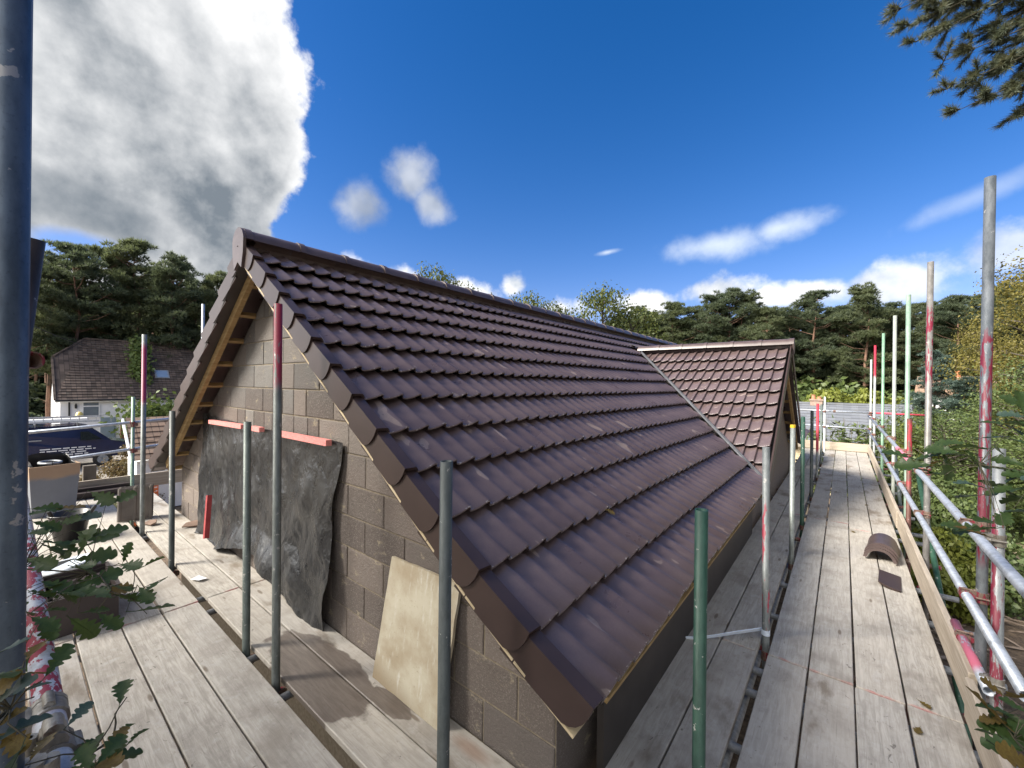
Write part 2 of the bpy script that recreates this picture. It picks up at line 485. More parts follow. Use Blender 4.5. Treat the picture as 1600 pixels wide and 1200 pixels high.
def m_pole(name, base, base2, paint=None, z0=0, z1=1, cover=.5, metal=.35, rough=.5, rust=0.0, axis=2, drip=(40, 40, 7)):
    m, g, b = newmat(name)
    p = g.pos()
    n = g.noise(g.v('MULTIPLY', p, (1, 1, .35)), 30, 5, .65)
    sp = g.noise(p, 160, 3, .6)
    c = g.mix(g.mr(n, .3, .7), base, base2)
    c = g.mix(g.mr(sp, .58, .7, 0, .35), c, (base[0] * .55, base[1] * .55, base[2] * .55))
    c = g.mix(g.mr(g.noise(g.v('MULTIPLY', p, (1, 1, .4)), 9, 5, .7), .50, .74, 0, .55), c, (base[0] * .45, base[1] * .42, base[2] * .38))
    c = g.mix(g.mr(g.noise(g.v('ADD', p, (4, 4, 4)), 26, 4, .6), .645, .675, 0, .7), c, (.42, .40, .37))
    if rust:
        c = g.mix(g.mr(g.noise(p, 14, 5, .65), .62 - rust * .2, .72 - rust * .2, 0, .75), c, (.11, .055, .035))
    mt = metal
    if paint:
        z = g.sep(p)[axis]
        band = g.m('MULTIPLY', g.mr(z, z0 - .06, z0 + .06), g.mr(z, z1 + .06, z1 - .06))
        nn = g.noise(g.v('MULTIPLY', p, drip), 1.0, 5, .62)
        k = g.m('MULTIPLY', g.mr(nn, .60 - cover * .28, .635 - cover * .28), band)
        c = g.mix(k, c, paint)
        mt = g.m('MULTIPLY', g.m('SUBTRACT', 1.0, k), metal)
    fin(g, b, c, rough, g.bump(sp, .15, .001), mt)
    return m
RED = (.20, .02, .035); PINK = (.62, .20, .27)
GALV = ((.23, .245, .26), (.36, .375, .39)); DARK = ((.055, .066, .064), (.085, .098, .095)); GRNM = ((.013, .050, .034), (.030, .082, .056))
MAT['galv'] = m_pole('galvanised_steel', *GALV)
MAT['bright'] = m_pole('bright_galvanised_steel', (.40, .44, .50), (.56, .60, .66), metal=.55, rough=.42)
MAT['bright_red'] = m_pole('bright_steel_pink_bands', (.40, .44, .50), (.56, .60, .66), PINK, 6.1, 7.6, .9, .5, .42, axis=1, drip=(30, 3, 30))
MAT['darkpole'] = m_pole('dark_painted_steel', *DARK, metal=.15, rough=.55)
MAT['greengrey'] = m_pole('grey_green_steel', (.085, .105, .095), (.14, .165, .15), metal=.25)
MAT['green'] = m_pole('green_painted_steel', *GRNM, metal=.05, rough=.5)
MAT['palegreen'] = m_pole('pale_green_steel', (.17, .27, .20), (.28, .36, .30), metal=.2)
MAT['clip'] = m_pole('rusty_coupler_steel', (.16, .10, .075), (.27, .20, .16), RED, -5, 5, .25, .4, .6)
MAT['clip_grey'] = m_pole('plated_coupler_steel', (.22, .20, .17), (.36, .34, .30), metal=.5, rust=.3)

def m_sheet():
    m, g, b = newmat('black_polythene')
    p = g.pos()
    q = g.v('MULTIPLY', p, (1.0, 1.0, .55))
    n = g.noise(q, 9, 7, .68, .8); n2 = g.noise(p, 3, 5, .6)
    c = g.mix(g.mr(n, .50, .80), (.012, .013, .015), (.048, .048, .047))
    c = g.mix(g.mr(n2, .45, .75, 0, .45), c, (.050, .048, .044))
    wv = g.v('ADD', g.v('MULTIPLY', p, (1.0, 1.0, .7)), g.v('SCALE', g.noise(p, 3.5, 4, .6, col=True), scale=.35))
    hs_ = None
    for scl in (2.6, 5.5):
        vo = g.N('ShaderNodeTexVoronoi', feature='DISTANCE_TO_EDGE'); g.put(vo.inputs['Vector'], wv); g.put(vo.inputs['Scale'], scl)
        e_ = g.m('MULTIPLY', g.mr(vo.outputs['Distance'], .0, .16), 1.0 if scl < 3 else .45)
        hs_ = e_ if hs_ is None else g.m('ADD', hs_, e_)
    fin(g, b, c, g.mr(n, .35, .75, .22, .50, 'LINEAR'), g.bump(g.m('ADD', hs_, g.m('MULTIPLY', n, .5)), .22, .02), spec=.55)
    return m
MAT['sheet'] = m_sheet()

def m_ply():
    m, g, b = newmat('weathered_ply')
    o = g.tc(); n = g.noise(o, 3.4, 6, .62); n2 = g.noise(g.v('MULTIPLY', o, (6, 6, 1.4)), 4, 6, .65); f = g.noise(o, 60, 4, .65)
    c = g.mix(g.mr(n, .32, .68), (.44, .405, .315), (.30, .245, .165))
    c = g.mix(g.mr(n2, .55, .74, 0, .65), c, (.55, .54, .48))
    c = g.mix(g.mr(f, .60, .74, 0, .55), c, (.17, .13, .085))
    z = g.sep(g.tc('Generated'))[2]; x = g.sep(g.tc('Generated'))[0]
    damp = g.mr(g.m('ADD', g.m('ADD', z, g.m('MULTIPLY', x, .25)), g.m('MULTIPLY', g.m('SUBTRACT', n, .5), .35)), .26, .02, 0, .75)
    c = g.mix(damp, c, (.19, .135, .075))
    fin(g, b, c, .8, g.bump(f, .3, .002))
    return m
MAT['ply'] = m_ply()

def m_leaf(name, c1, c2, c3, trans=.3, scale=.8, rough=.5, spec=.35, obj=False):
    m = bpy.data.materials.new(name); m.use_nodes = True
    g = G(m.node_tree)
    out = g.N('ShaderNodeOutputMaterial')
    p = g.objp() if obj else g.pos()
    n = g.noise(p, scale, 3, .6); r = g.rnd()
    n2 = g.noise(p, scale * 6, 2, .6)
    c = g.mix(g.mr(n, .3, .7), c1, c2)
    c = g.mix(g.m('MULTIPLY', g.mr(n2, .45, .75), .6), c, c3)
    c = g.mix(g.m('MULTIPLY', r, .35), c, g.mix(.5, c1, c3))
    b = g.N('ShaderNodeBsdfPrincipled')
    fin(g, b, c, rough, spec=spec)
    t = g.N('ShaderNodeBsdfTranslucent'); g.put(t.inputs[0], g.mix(.35, c, g.mix(.5, c3, (.16, .20, .03))))
    ms = g.N('ShaderNodeMixShader'); ms.inputs[0].default_value = trans
    m.node_tree.links.new(b.outputs[0], ms.inputs[1]); m.node_tree.links.new(t.outputs[0], ms.inputs[2])
    m.node_tree.links.new(ms.outputs[0], out.inputs[0])
    return m
MAT['pine'] = m_leaf('pine_needles', (.088, .115, .064), (.130, .155, .080), (.185, .200, .098), .5, .35)
MAT['pine_dark'] = m_leaf('dark_pine_needles', (.072, .102, .066), (.108, .134, .078), (.150, .172, .096), .5, .35)
MAT['blue_pine'] = m_leaf('blue_conifer_needles', (.055, .095, .080), (.105, .150, .125), (.14, .18, .13), .2, .7)
MAT['near_needle'] = m_leaf('near_pine_needles', (.085, .115, .085), (.14, .165, .11), (.20, .16, .08), .3, 2.5)
MAT['oak'] = m_leaf('oak_foliage', (.060, .090, .025), (.105, .130, .035), (.17, .155, .04), .35, .5)
MAT['birch'] = m_leaf('birch_autumn_foliage', (.115, .115, .030), (.175, .155, .035), (.26, .19, .045), .35, .6)
MAT['lime'] = m_leaf('yellow_green_foliage', (.13, .165, .028), (.20, .225, .038), (.27, .27, .06), .35, .5)
MAT['shrub'] = m_leaf('dark_green_shrub', (.062, .100, .036), (.115, .155, .048), (.19, .215, .066), .3, 1.4)
MAT['autumn'] = m_leaf('autumn_shrub', (.085, .090, .035), (.15, .12, .045), (.26, .11, .06), .3, 1.6)
MAT['cream_bush'] = m_leaf('variegated_shrub', (.22, .23, .12), (.36, .35, .20), (.46, .44, .29), .3, 2.2)
MAT['ivy'] = m_leaf('ivy_leaves', (.07, .11, .025), (.13, .18, .04), (.19, .24, .07), .3, 1.5)
MAT['oak_leaf'] = m_leaf('near_oak_leaf', (.038, .078, .026), (.062, .105, .030), (.095, .13, .038), .4, 14, .42, .4, True)
MAT['oak_leaf_pale'] = m_leaf('near_oak_leaf_underside', (.045, .085, .066), (.075, .118, .092), (.07, .11, .07), .25, 14, .5, .35, True)
MAT['oak_leaf_autumn'] = m_leaf('near_oak_leaf_autumn', (.12, .085, .02), (.20, .15, .03), (.16, .06, .02), .35, 16, .5, .4, True)
MAT['bark'] = simple('pine_bark', (.12, .065, .042), (.24, .14, .095), 5, .9, .6, .03, stretch=(1, 1, .35))
MAT['bark_grey'] = simple('grey_bark', (.075, .062, .05), (.15, .13, .105), 6, .9, .6, .02, stretch=(1, 1, .35))
MAT['twig'] = simple('twig_bark', (.055, .050, .030), (.10, .085, .055), 60, .85, .3, .001)

def m_ground():
    m, g, b = newmat('garden_ground')
    p = g.pos(); n = g.noise(p, .22, 6, .6); f = g.noise(p, 9, 5, .7); ff = g.noise(p, 40, 4, .7)
    lit = g.mix(g.mr(f, .3, .7), (.085, .060, .042), (.23, .165, .105))
    lit = g.mix(g.mr(ff, .5, .75, 0, .7), lit, (.035, .026, .02))
    gr = g.mix(g.mr(f, .3, .7), (.065, .095, .022), (.14, .165, .040))
    X, Y, Z = g.sep(p)
    far = g.m('MULTIPLY', g.mr(g.m('ADD', Y, g.m('MULTIPLY', n, 4)), 16, 20), g.mr(X, 1.5, 3))
    c = g.mix(g.m('MAXIMUM', g.m('MULTIPLY', g.mr(n, .52, .60, 0, .9), g.mr(X, -14, -22)), far), lit, gr)
    fin(g, b, c, .95, g.bump(g.m('ADD', f, ff), .8, .05))
    return m
MAT['ground'] = m_ground()
MAT['litter'] = simple('dead_twigs', (.16, .115, .080), (.36, .28, .21), 6, .9, .2, .002)
# ------------------------------------------------------------------ ground
def gz(x, y):
    return -4.2 - .045 * max(0.0, min(24.0, y - 2.0)) + .02 * math.sin(x * .7) * math.cos(y * .5)
def build_ground():
    xs = np.concatenate([np.linspace(-900, -70, 12), np.linspace(-60, 40, 90), np.linspace(50, 900, 12)])
    ys = np.concatenate([np.linspace(-900, -30, 10), np.linspace(-25, 60, 80), np.linspace(70, 900, 12)])
    V = [(x, y, gz(x, y)) for y in ys for x in xs]
    nx = len(xs)
    F = [(j * nx + i, j * nx + i + 1, (j + 1) * nx + i + 1, (j + 1) * nx + i) for j in range(len(ys) - 1) for i in range(nx - 1)]
    o = link('ground', npmesh('ground', V, F, MAT['ground'], True)); tag(o, kind='structure')
    # drive in front of the neighbour's van
    pv = simple('drive_gravel', (.20, .18, .15), (.32, .29, .25), 12, .95, .5, .01)
    b = B(); b.box((-36, -10, -4.32), (-22, 8, -4.165)); o = b.build('driveway', pv); tag(o, kind='structure')
    # dead twigs and leaf litter below the outer scaffold
    N = 1500
    x = rng.uniform(.9, 9, N); y = rng.uniform(2.5, 22, N); a = rng.uniform(0, math.pi, N); l = rng.uniform(.12, .6, N); w = rng.uniform(.008, .03, N)
    z = np.array([gz(i, j) for i, j in zip(x, y)]) + rng.uniform(.01, .10, N)
    t = rng.uniform(-.25, .25, N)
    dx = np.cos(a) * l / 2; dy = np.sin(a) * l / 2; nx_ = -np.sin(a) * w; ny_ = np.cos(a) * w
    V = np.stack([np.stack([x - dx - nx_, y - dy - ny_, z - t * l / 2], 1), np.stack([x + dx - nx_, y + dy - ny_, z + t * l / 2], 1),
                  np.stack([x + dx + nx_, y + dy + ny_, z + t * l / 2], 1), np.stack([x - dx + nx_, y - dy + ny_, z - t * l / 2], 1),
                  np.stack([x, y, z + w * 1.6], 1)], 1).reshape(-1, 3)
    base = np.arange(N)[:, None] * 5
    F = np.concatenate([base + np.array([[0, 1, 4]]), base + np.array([[1, 2, 4]]), base + np.array([[2, 3, 4]]), base + np.array([[3, 0, 4]])])
    o = link('leaf_litter', npmesh('leaf_litter', V, F, MAT['litter'])); tag(o, kind='stuff')
build_ground()

# ------------------------------------------------------------------ the house under repair
YV = 1.281          # outer face of the verge
YW = 1.58          # face of the gable wall
XR = -4.09         # ridge
SL = .7143         # roof slope
ZR = -1.67 - SL * XR
PIT = math.atan(SL)
YH = 13.3          # far end of the house
WX, WY, WZ = -.705, 8.575, .789     # verge, ridge line and ridge height of the side wing
house = thing('house', 'block-built bungalow with new dark brown pantile roof and open gable, wrapped in scaffolding', 'house', (XR, 7, -4.2))
mroof = None

def main_z(x): return -1.67 - SL * x
# ---- roof bodies beneath the tiles
def roof_body(name, poly3, thick, parent, mat):
    b = B()
    n = len(poly3)
    top = [Vector(p) for p in poly3]; bot = [p - Vector((0, 0, thick)) for p in top]
    b.add(top + bot, [tuple(range(n)), tuple(range(2 * n - 1, n - 1, -1))] + [(i, i + n, (i + 1) % n + n, (i + 1) % n) for i in range(n)])
    return b.build(name, mat, parent)
dz = .165
mroof = roof_body('main_roof', [(XR, YV + .11, ZR - dz), (-.90, YV + .11, main_z(-.90) - dz - .0), (-.90, 5.80, main_z(-.90) - dz), (-3.445, WY, .791 - dz), (-.90, 2 * WY - 5.80, main_z(-.90) - dz), (-.90, YH, main_z(-.90) - dz), (XR, YH, ZR - dz)], .03, house, MAT['under'])
lroof = roof_body('rear_roof', [(XR, YV + .03, ZR - .06), (XR, YH, ZR - .06), (2 * XR + .80, YH, main_z(-.74) - .06), (2 * XR + .80, YV + .03, main_z(-.74) - .06)], .05, house, MAT['tile'])
wroof = roof_body('wing_roof', [(WX - .03, WY, WZ - dz), (-3.445, WY, WZ - dz), (-.74, 5.80, main_z(-.74) - dz), (WX - .03, 5.80, main_z(-.74) - dz)], .03, house, MAT['under'])
wroof2 = roof_body('wing_rear_roof', [(WX - .03, WY, WZ - .06), (WX - .03, 2 * WY - 5.85, -1.18 - .06), (-.74, 2 * WY - 5.85, -1.18 - .06), (-3.445, WY, WZ - .06)], .05, house, MAT['tile'])

# ---- the pantile: two rolls wide, tail towards the eaves (y = 0), laid with a lap
PW = .297
prof = [(0, -.022), (.006, -.0285), (.024, -.031), (.052, -.0285), (.090, -.020), (.118, -.0075), (.134, -.0005), (.1445, -.002)]
prof = prof + [(.1485 + x, z) for x, z in prof] + [(.297, -.022)]
def tile_mesh(name='roof_tile'):
    b = B(); n = len(prof)
    rows = [(.10, -.011), (.0, -.011), (.0, -.003), (.003, 0), (.40, 0)]
    V = [(x, y, z + dzz) for y, dzz in rows for x, z in prof]
    F = []
    for r in range(len(rows) - 1):
        for i in range(n - 1):
            F.append((r * n + i, r * n + i + 1, (r + 1) * n + i + 1, (r + 1) * n + i))
    b.add(V, F, False)
    me = b.mesh(name, MAT['tile'])
    sm = np.zeros(len(F), dtype=bool); sm[3 * (n - 1):] = True
    me.polygons.foreach_set('use_smooth', sm)
    me.set_sharp_from_angle(angle=R(50)) if hasattr(me, 'set_sharp_from_angle') else None
    return me
TM = tile_mesh()

def frame(tail, head, u):
    """matrix: x along the course, y up the slope, z out of the roof"""
    y = (Vector(head) - Vector(tail)).normalized(); x = Vector(u).normalized(); z = x.cross(y).normalized()
    return Matrix(((x.x, y.x, z.x, tail[0]), (x.y, y.y, z.y, tail[1]), (x.z, y.z, z.z, tail[2]), (0, 0, 0, 1)))

tails = []
x, z = (-4.075 - .2771) * .928, (1.111 + .198) * .928
for k in range(13):
    a = {10: R(33.8), 11: R(31.5), 12: R(29)}.get(k, PIT)
    x += 0.316 * math.cos(a); z -= 0.316 * math.sin(a)
    tails.append((x, z))
RISE = .058
main_tiles = []      # (distance, matrix, clip)
def jig(M, s=.0022):
    return M @ Matrix.Translation((random.gauss(0, s * .5), random.gauss(0, s), random.gauss(0, s * .4))) @ Matrix.Rotation(random.gauss(0, .0022), 4, 'Z')
for k, (tx, tz) in enumerate(tails):
    if k: hx, hz = tails[k - 1]
    else: hx, hz = tx - .2572, tz + .1837
    sl = math.hypot(hx - tx, hz - tz); nx, nz = (tz * 0 + (hz - tz) / sl), (tx - hx) / sl
    head = (hx - nx * RISE, 0, hz - nz * RISE)
    for j in range(40):
        y0 = YV + .075 + PW * j
        tail = (tx, y0, tz); h = (head[0], y0, head[2])
        c = Vector(((tx + hx) / 2, y0 + PW / 2, 0))
        s1 = c.x + c.y - 5.13; s2 = 2 * WY - c.y + c.x - 5.13
        if s1 > .36 and s2 > .2: continue
        if c.y > WY and s2 > -.2: continue
        clip = s1 > -.36 and c.y < WY
        main_tiles.append((c.length, jig(frame(tail, h, (0, 1, 0))), clip, 'm'))
wing_tiles = []
for k in range(10):
    ty = 8.445 - .2572 * (k + 1); tz = WZ - SL * (WY - ty)
    hy, hz = ty + .2572, tz + .1837
    n = Vector((0, -SL, 1)).normalized()
    for j in range(11):
        x0 = WX - .045 - PW * (j + 1)
        c = Vector((x0 + PW / 2, (ty + hy) / 2, 0))
        s1 = c.x + c.y - 5.13
        if s1 < -.34: continue
        tail = (x0, ty, tz); head = Vector((x0, hy, hz)) - n * RISE
        wing_tiles.append((c.length * .72, jig(frame(tail, head, (1, 0, 0))), s1 < .36, 'w'))
allt = sorted(main_tiles + wing_tiles, key=lambda t: t[0])
rest_v = {'m': [], 'w': []}
def clipped(M, side):
    me = TM.copy(); bm = bmesh.new(); bm.from_mesh(me)
    Mi = M.inverted()
    nrm = Vector((1, 1, 0)).normalized()
    off = 5.13 + (-.055 if side == 'm' else .055)
    pc = Mi @ Vector((off / 2, off / 2, 0)); pn = (Mi.to_3x3() @ nrm).normalized()
    bmesh.ops.bisect_plane(bm, geom=bm.verts[:] + bm.edges[:] + bm.faces[:], plane_co=pc, plane_no=pn, clear_outer=(side == 'm'), clear_inner=(side == 'w'))
    ok = len(bm.faces) > 0
    bm.to_mesh(me); bm.free()
    return me if ok else None
cnt = 0
joined = {'m': B(), 'w': B()}
for d, M, clip, s in allt:
    me = clipped(M, s) if clip else TM
    if me is None: continue
    par = mroof if s == 'm' else wroof
    if cnt < 300:
        link('roof_tile', me, par, M); cnt += 1
    else:
        vs = [M @ v.co for v in me.vertices]
        joined[s].add(vs, [tuple(p.vertices) for p in me.polygons], True)
for s, par in (('m', mroof), ('w', wroof)):
    if joined[s].v:
        me = joined[s].mesh('distant_roof_tiles', MAT['tile'])
        if hasattr(me, 'set_sharp_from_angle'): me.set_sharp_from_angle(angle=R(50))
        o = link('distant_roof_tiles', me, par); tag(o, kind='stuff')

# ---- cloaked verge tiles
def verge_mesh(flip):
    b = B()
    poly = [(0, .004), (0, -.045), (.008, -.085), (.024, -.118), (.046, -.142), (.074, -.156), (.41, -.156), (.41, .004)]
    sx = -1 if flip else 1
    n = len(poly); t = .016
    V = [(0, y, z) for y, z in poly] + [(t * sx, y, z) for y, z in poly]
    F = [tuple(range(n)), tuple(range(2 * n - 1, n - 1, -1))] + [(i, i + n, (i + 1) % n + n, (i + 1) % n) for i in range(n)]
    b.add(V, F)
    # top flat and the little roll against the first pantile
    pr = [(.0, .0042), (.070, .0042), (.080, -.006), (.092, -.022)]
    m = len(pr)
    V = [(x * sx, y, z + q) for y, q in ((.03, -.018), (0, -.018), (0, 0), (.41, 0)) for x, z in pr]
    F = [(r * m + i, r * m + i + 1, (r + 1) * m + i + 1, (r + 1) * m + i) for r in range(3) for i in range(m - 1)]
    b.add(V, F)
    me = b.mesh('verge_tile', MAT['verge'])
    bm = bmesh.new(); bm.from_mesh(me); bmesh.ops.recalc_face_normals(bm, faces=bm.faces[:10]); bm.to_mesh(me); bm.free()
    return me
VM, VMF = verge_mesh(False), verge_mesh(True)
for k, (tx, tz) in enumerate(tails):
    hx, hz = tails[k - 1] if k else (tx - .2572, tz + .1837)
    sl = math.hypot(hx - tx, hz - tz); nx, nz = (hz - tz) / sl, (tx - hx) / sl
    head = (hx - nx * .030, YV + .012, hz - nz * .030)
    y = Vector(head) - Vector((tx, YV, tz)); y.normalize()
    u = Vector((0, 1, 0)); u = (u - y * u.dot(y)).normalized()
    link('verge_tile', VM, mroof, frame((tx, YV, tz), head, u))
    # the other slope
    t2 = Vector((2 * XR - tx, YV, tz)); h2 = Vector((2 * XR - head[0], head[1], head[2]))
    yy = (h2 - t2).normalized(); xx = Vector((0, -1, 0)); xx = (xx - yy * xx.dot(yy)).normalized(); zz = xx.cross(yy)
    M = Matrix(((xx.x, yy.x, zz.x, t2.x), (xx.y, yy.y, zz.y, t2.y), (xx.z, yy.z, zz.z, t2.z), (0, 0, 0, 1)))
    link('verge_tile', VMF, lroof, M)

# ---- ridge tiles
def ridge_mesh(L, r=.122, name='ridge_tile'):
    b = B(); seg = 10
    for ro, ri, y0, y1 in ((r, r - .018, 0, L), (r + .010, r, 0, .055)):
        V = []; F = []
        for yy in (y0, y1):
            for rad in (ro, ri):
                for i in range(seg + 1):
                    t = R(-82 + 164 * i / seg)
                    V.append((math.sin(t) * rad, yy, math.cos(t) * rad))
        n = seg + 1
        for i in range(seg):
            F += [(i, i + 1, 2 * n + i + 1, 2 * n + i), (n + i + 1, n + i, 3 * n + i, 3 * n + i + 1), (i + 1, i, n + i, n + i + 1), (2 * n + i, 2 * n + i + 1, 3 * n + i + 1, 3 * n + i)]
        F += [(0, 2 * n, 3 * n, n), (seg, n + seg, 3 * n + seg, 2 * n + seg)]
        b.add(V, F, True)
    me = b.mesh(name, MAT['ridge'])
    bm = bmesh.new(); bm.from_mesh(me); bmesh.ops.recalc_face_normals(bm, faces=bm.faces); bm.to_mesh(me); bm.free()
    if hasattr(me, 'set_sharp_from_angle'): me.set_sharp_from_angle(angle=R(45))
    return me
RM = ridge_mesh(.452)
zr = ZR + .065 - .122
ny = int((YH - YV) / .455)
for i in range(ny):
    link('ridge_tile', RM, mroof, Matrix.Translation((XR + random.gauss(0, .002), YV + .01 + .455 * i, zr + random.gauss(0, .0015))))
for i in range(7):
    x0 = WX + .02 - .455 * i
    if x0 - .45 < -3.5: break
    link('ridge_tile', RM, wroof, Matrix.Translation((x0, WY, WZ + .05 - .122)) @ Matrix.Rotation(R(90), 4, 'Z'))
b = B()     # dry-verge end cap under the ridge end: round head with a five sided tab
r = .133
poly = [(math.sin(R(a)) * r, math.cos(R(a)) * r) for a in range(-80, 81, 16)]
poly += [(.122, -.10), (.085, -.225), (0, -.165), (-.085, -.225), (-.122, -.10)]
b.prism(poly, (0, 1, 0), .022, (XR, YV - .014, zr))
b.tube([(XR + .0, YV - .018, zr - .03), (XR, YV - .010, zr - .03)], .007, 6)
b.build('ridge_end_cap', MAT['ridge'], mroof)
b = B()
poly = [(math.sin(R(a)) * r, math.cos(R(a)) * r) for a in range(-80, 81, 16)] + [(.10, -.16), (0, -.10), (-.10, -.16)]
b.prism(poly, (1, 0, 0), .02, (WX + .02, WY, WZ + .05 - .122), (0, 1, 0), (0, 0, 1))
b.build('ridge_end_cap', MAT['ridge'], wroof)
# valley trim: folded strip with two upstands
b = B()
p0 = Vector((-.74, 5.87, main_z(-.74))); p1 = Vector((-3.445, 8.575, main_z(-3.445)))
dv = (p1 - p0).normalized()
sd = Vector((1, 1, 0)).normalized()
for w0, h0, w1, h1 in ((-.03, .0, .0, -.03), (.0, -.03, .03, .0), (-.008, .018, .008, .018)):
    n = Vector((0, 0, 1))
    q = [p0 + sd * w0 + n * h0, p0 + sd * w1 + n * h1, p1 + sd * w1 + n * h1, p1 + sd * w0 + n * h0]
    b.add(q + [v + Vector((0, 0, -.004)) for v in q], [(0, 1, 2, 3), (7, 6, 5, 4), (0, 4, 5, 1), (1, 5, 6, 2), (2, 6, 7, 3), (3, 7, 4, 0)])
b.rail(p0 + Vector((0, 0, .012)), p1 + Vector((0, 0, .012)), .014, .016)
b.build('valley_trim', MAT['lead'], house)
b = B(); b.rail(p1 + Vector((.05, .03, .03)), p1 + Vector((-.17, .0, .10)), .20, .008)
b.build('valley_flashing', MAT['lead'], house)

# ---- walls
def clip_poly(poly, f):
    """keep f(x,z) <= 0 (linear)"""
    out = []
    for i in range(len(poly)):
        a, c = poly[i], poly[(i + 1) % len(poly)]
        fa, fc = f(*a), f(*c)
        if fa <= 0: out.append(a)
        if (fa < 0 < fc) or (fc < 0 < fa):
            t = fa / (fa - fc); out.append((a[0] + (c[0] - a[0]) * t, a[1] + (c[1] - a[1]) * t))
    return out
XC = -1.0                        # right hand corner of the gable wall
XL = 2 * XR - XC
WT = .235                        # drop from tile plane to wall head
cut_r = lambda x, z: z - (main_z(x) - WT)
cut_l = lambda x, z: z - (main_z(2 * XR - x) - WT)
poly = [(XL, -4.25), (XC, -4.25), (XC, 2), (XL, 2)]
for f in (cut_r, cut_l): poly = clip_poly(poly, f)
b = B(); b.prism(poly, (0, 1, 0), .10, (0, YW + .007, 0))
gable = b.build('gable_wall', MAT['mortar'], house)
def block_mesh(poly, name='block', nrm=(0, -1, 0), mat='block'):
    """poly of (x,z): face at y=YW proud of the mortar, with softened worn edges"""
    n = len(poly)
    cx = sum(p[0] for p in poly) / n; cz = sum(p[1] for p in poly) / n
    outer = []; inner = []
    for i in range(n):
        p, q, r_ = Vector(poly[i - 1]), Vector(poly[i]), Vector(poly[(i + 1) % n])
        e1 = (q - p).normalized(); e2 = (r_ - q).normalized()
        n1 = Vector((-e1.y, e1.x)); n2 = Vector((-e2.y, e2.x))
        mid = (n1 + n2)
        if mid.length < 1e-6: mid = n1
        mid.normalize(); s = 1 / max(.35, mid.dot(n1))
        outer.append(q + mid * .0055 * s); inner.append(q + mid * .011 * s)
    return outer, inner
def add_block(x0, x1, z0, z1, j=.0):
    poly = [(x0, z0), (x1, z0), (x1, z1), (x0, z1)]
    for f in (cut_r, cut_l): poly = clip_poly(poly, f)
    if len(poly) < 3: return
    ar = abs(sum(poly[i][0] * poly[(i + 1) % len(poly)][1] - poly[(i + 1) % len(poly)][0] * poly[i][1] for i in range(len(poly)))) / 2
    if ar < .006: return
    o, i_ = block_mesh(poly)
    n = len(o); yy = YW + random.uniform(-.003, .002)
    V = [(p.x, YW + .012, p.y) for p in o] + [(p.x, yy + .003, p.y) for p in o] + [(p.x, yy, p.y) for p in i_]
    F = [tuple(range(2 * n, 3 * n))] + [(i, (i + 1) % n, n + (i + 1) % n, n + i) for i in range(n)] + [(n + i, n + (i + 1) % n, 2 * n + (i + 1) % n, 2 * n + i) for i in range(n)]
    q = B(); q.add(V, F); q.build('block', MAT['block'], gable)
for k in range(-8, 9):
    z0 = -.518 + .2255 * k
    xo = -2.568 if k % 2 else -2.344
    x = xo + .45 * 4
    while x > XL - .5:
        a, c = x - .45, x
        if a < XC and c > XL:
            a2, c2 = max(a, XL), min(c, XC)
            if k in (0, 1) and -5.0 < x < -3.0 and random.random() < .6:     # cut and half blocks in the middle courses
                m_ = (a2 + c2) / 2 + random.uniform(-.06, .06)
                add_block(a2, m_, z0, z0 + .2255); add_block(m_, c2, z0, z0 + .2255)
            else:
                add_block(a2, c2, z0, z0 + .2255)
        x -= .45
# side walls: block return at the corner, dark fascia further along
b = B(); b.box((XC - .10, YW + .107, -4.25), (XC, YH - .1, main_z(XC) - WT - .01))
b.box((XC - .10, YW + .008, -4.25), (XC + .003, YW + .106, main_z(XC) - WT - .03))
b.build('side_wall', MAT['block'], house)
b = B(); b.box((-.915, 1.82, -1.98), (-.880, 5.95, -1.50)); b.build('fascia_board', MAT['fascia'], house)
b = B(); b.rail((-.875, 1.80, -1.482), (-.875, 5.95, -1.482), .05, .034, (.3, 0, 1)); b.build('eaves_batten', MAT['timber'], house)
b = B(); b.box((XL, YW + .108, -4.25), (XL + .1, YH - .1, -1.75)); b.build('side_wall', MAT['block'], house)
b = B(); b.box((XL + .102, YH - .2, -4.25), (XC - .102, YH - .1, -1.75)); b.build('rear_wall', MAT['block'], house)
# wing wall with its gable
wf = lambda y, z: z - (WZ - SL * abs(0) - .23 + SL * (y - WY))
wf2 = lambda y, z: z - (WZ - .23 - SL * (y - WY))
poly = [(6.05, -4.25), (2 * WY - 6.05, -4.25), (2 * WY - 6.05, 2), (6.05, 2)]
poly = clip_poly(clip_poly(poly, wf), wf2)
b = B(); b.prism(poly, (-1, 0, 0), .1, (-.955, 0, 0), (0, 1, 0), (0, 0, 1))
wwall = b.build('wing_wall', MAT['block'], house)
b = B(); b.box((-.953, 6.8, -1.62), (-.925, 7.7, -.55)); b.build('black_lining', MAT['sheet'], house)
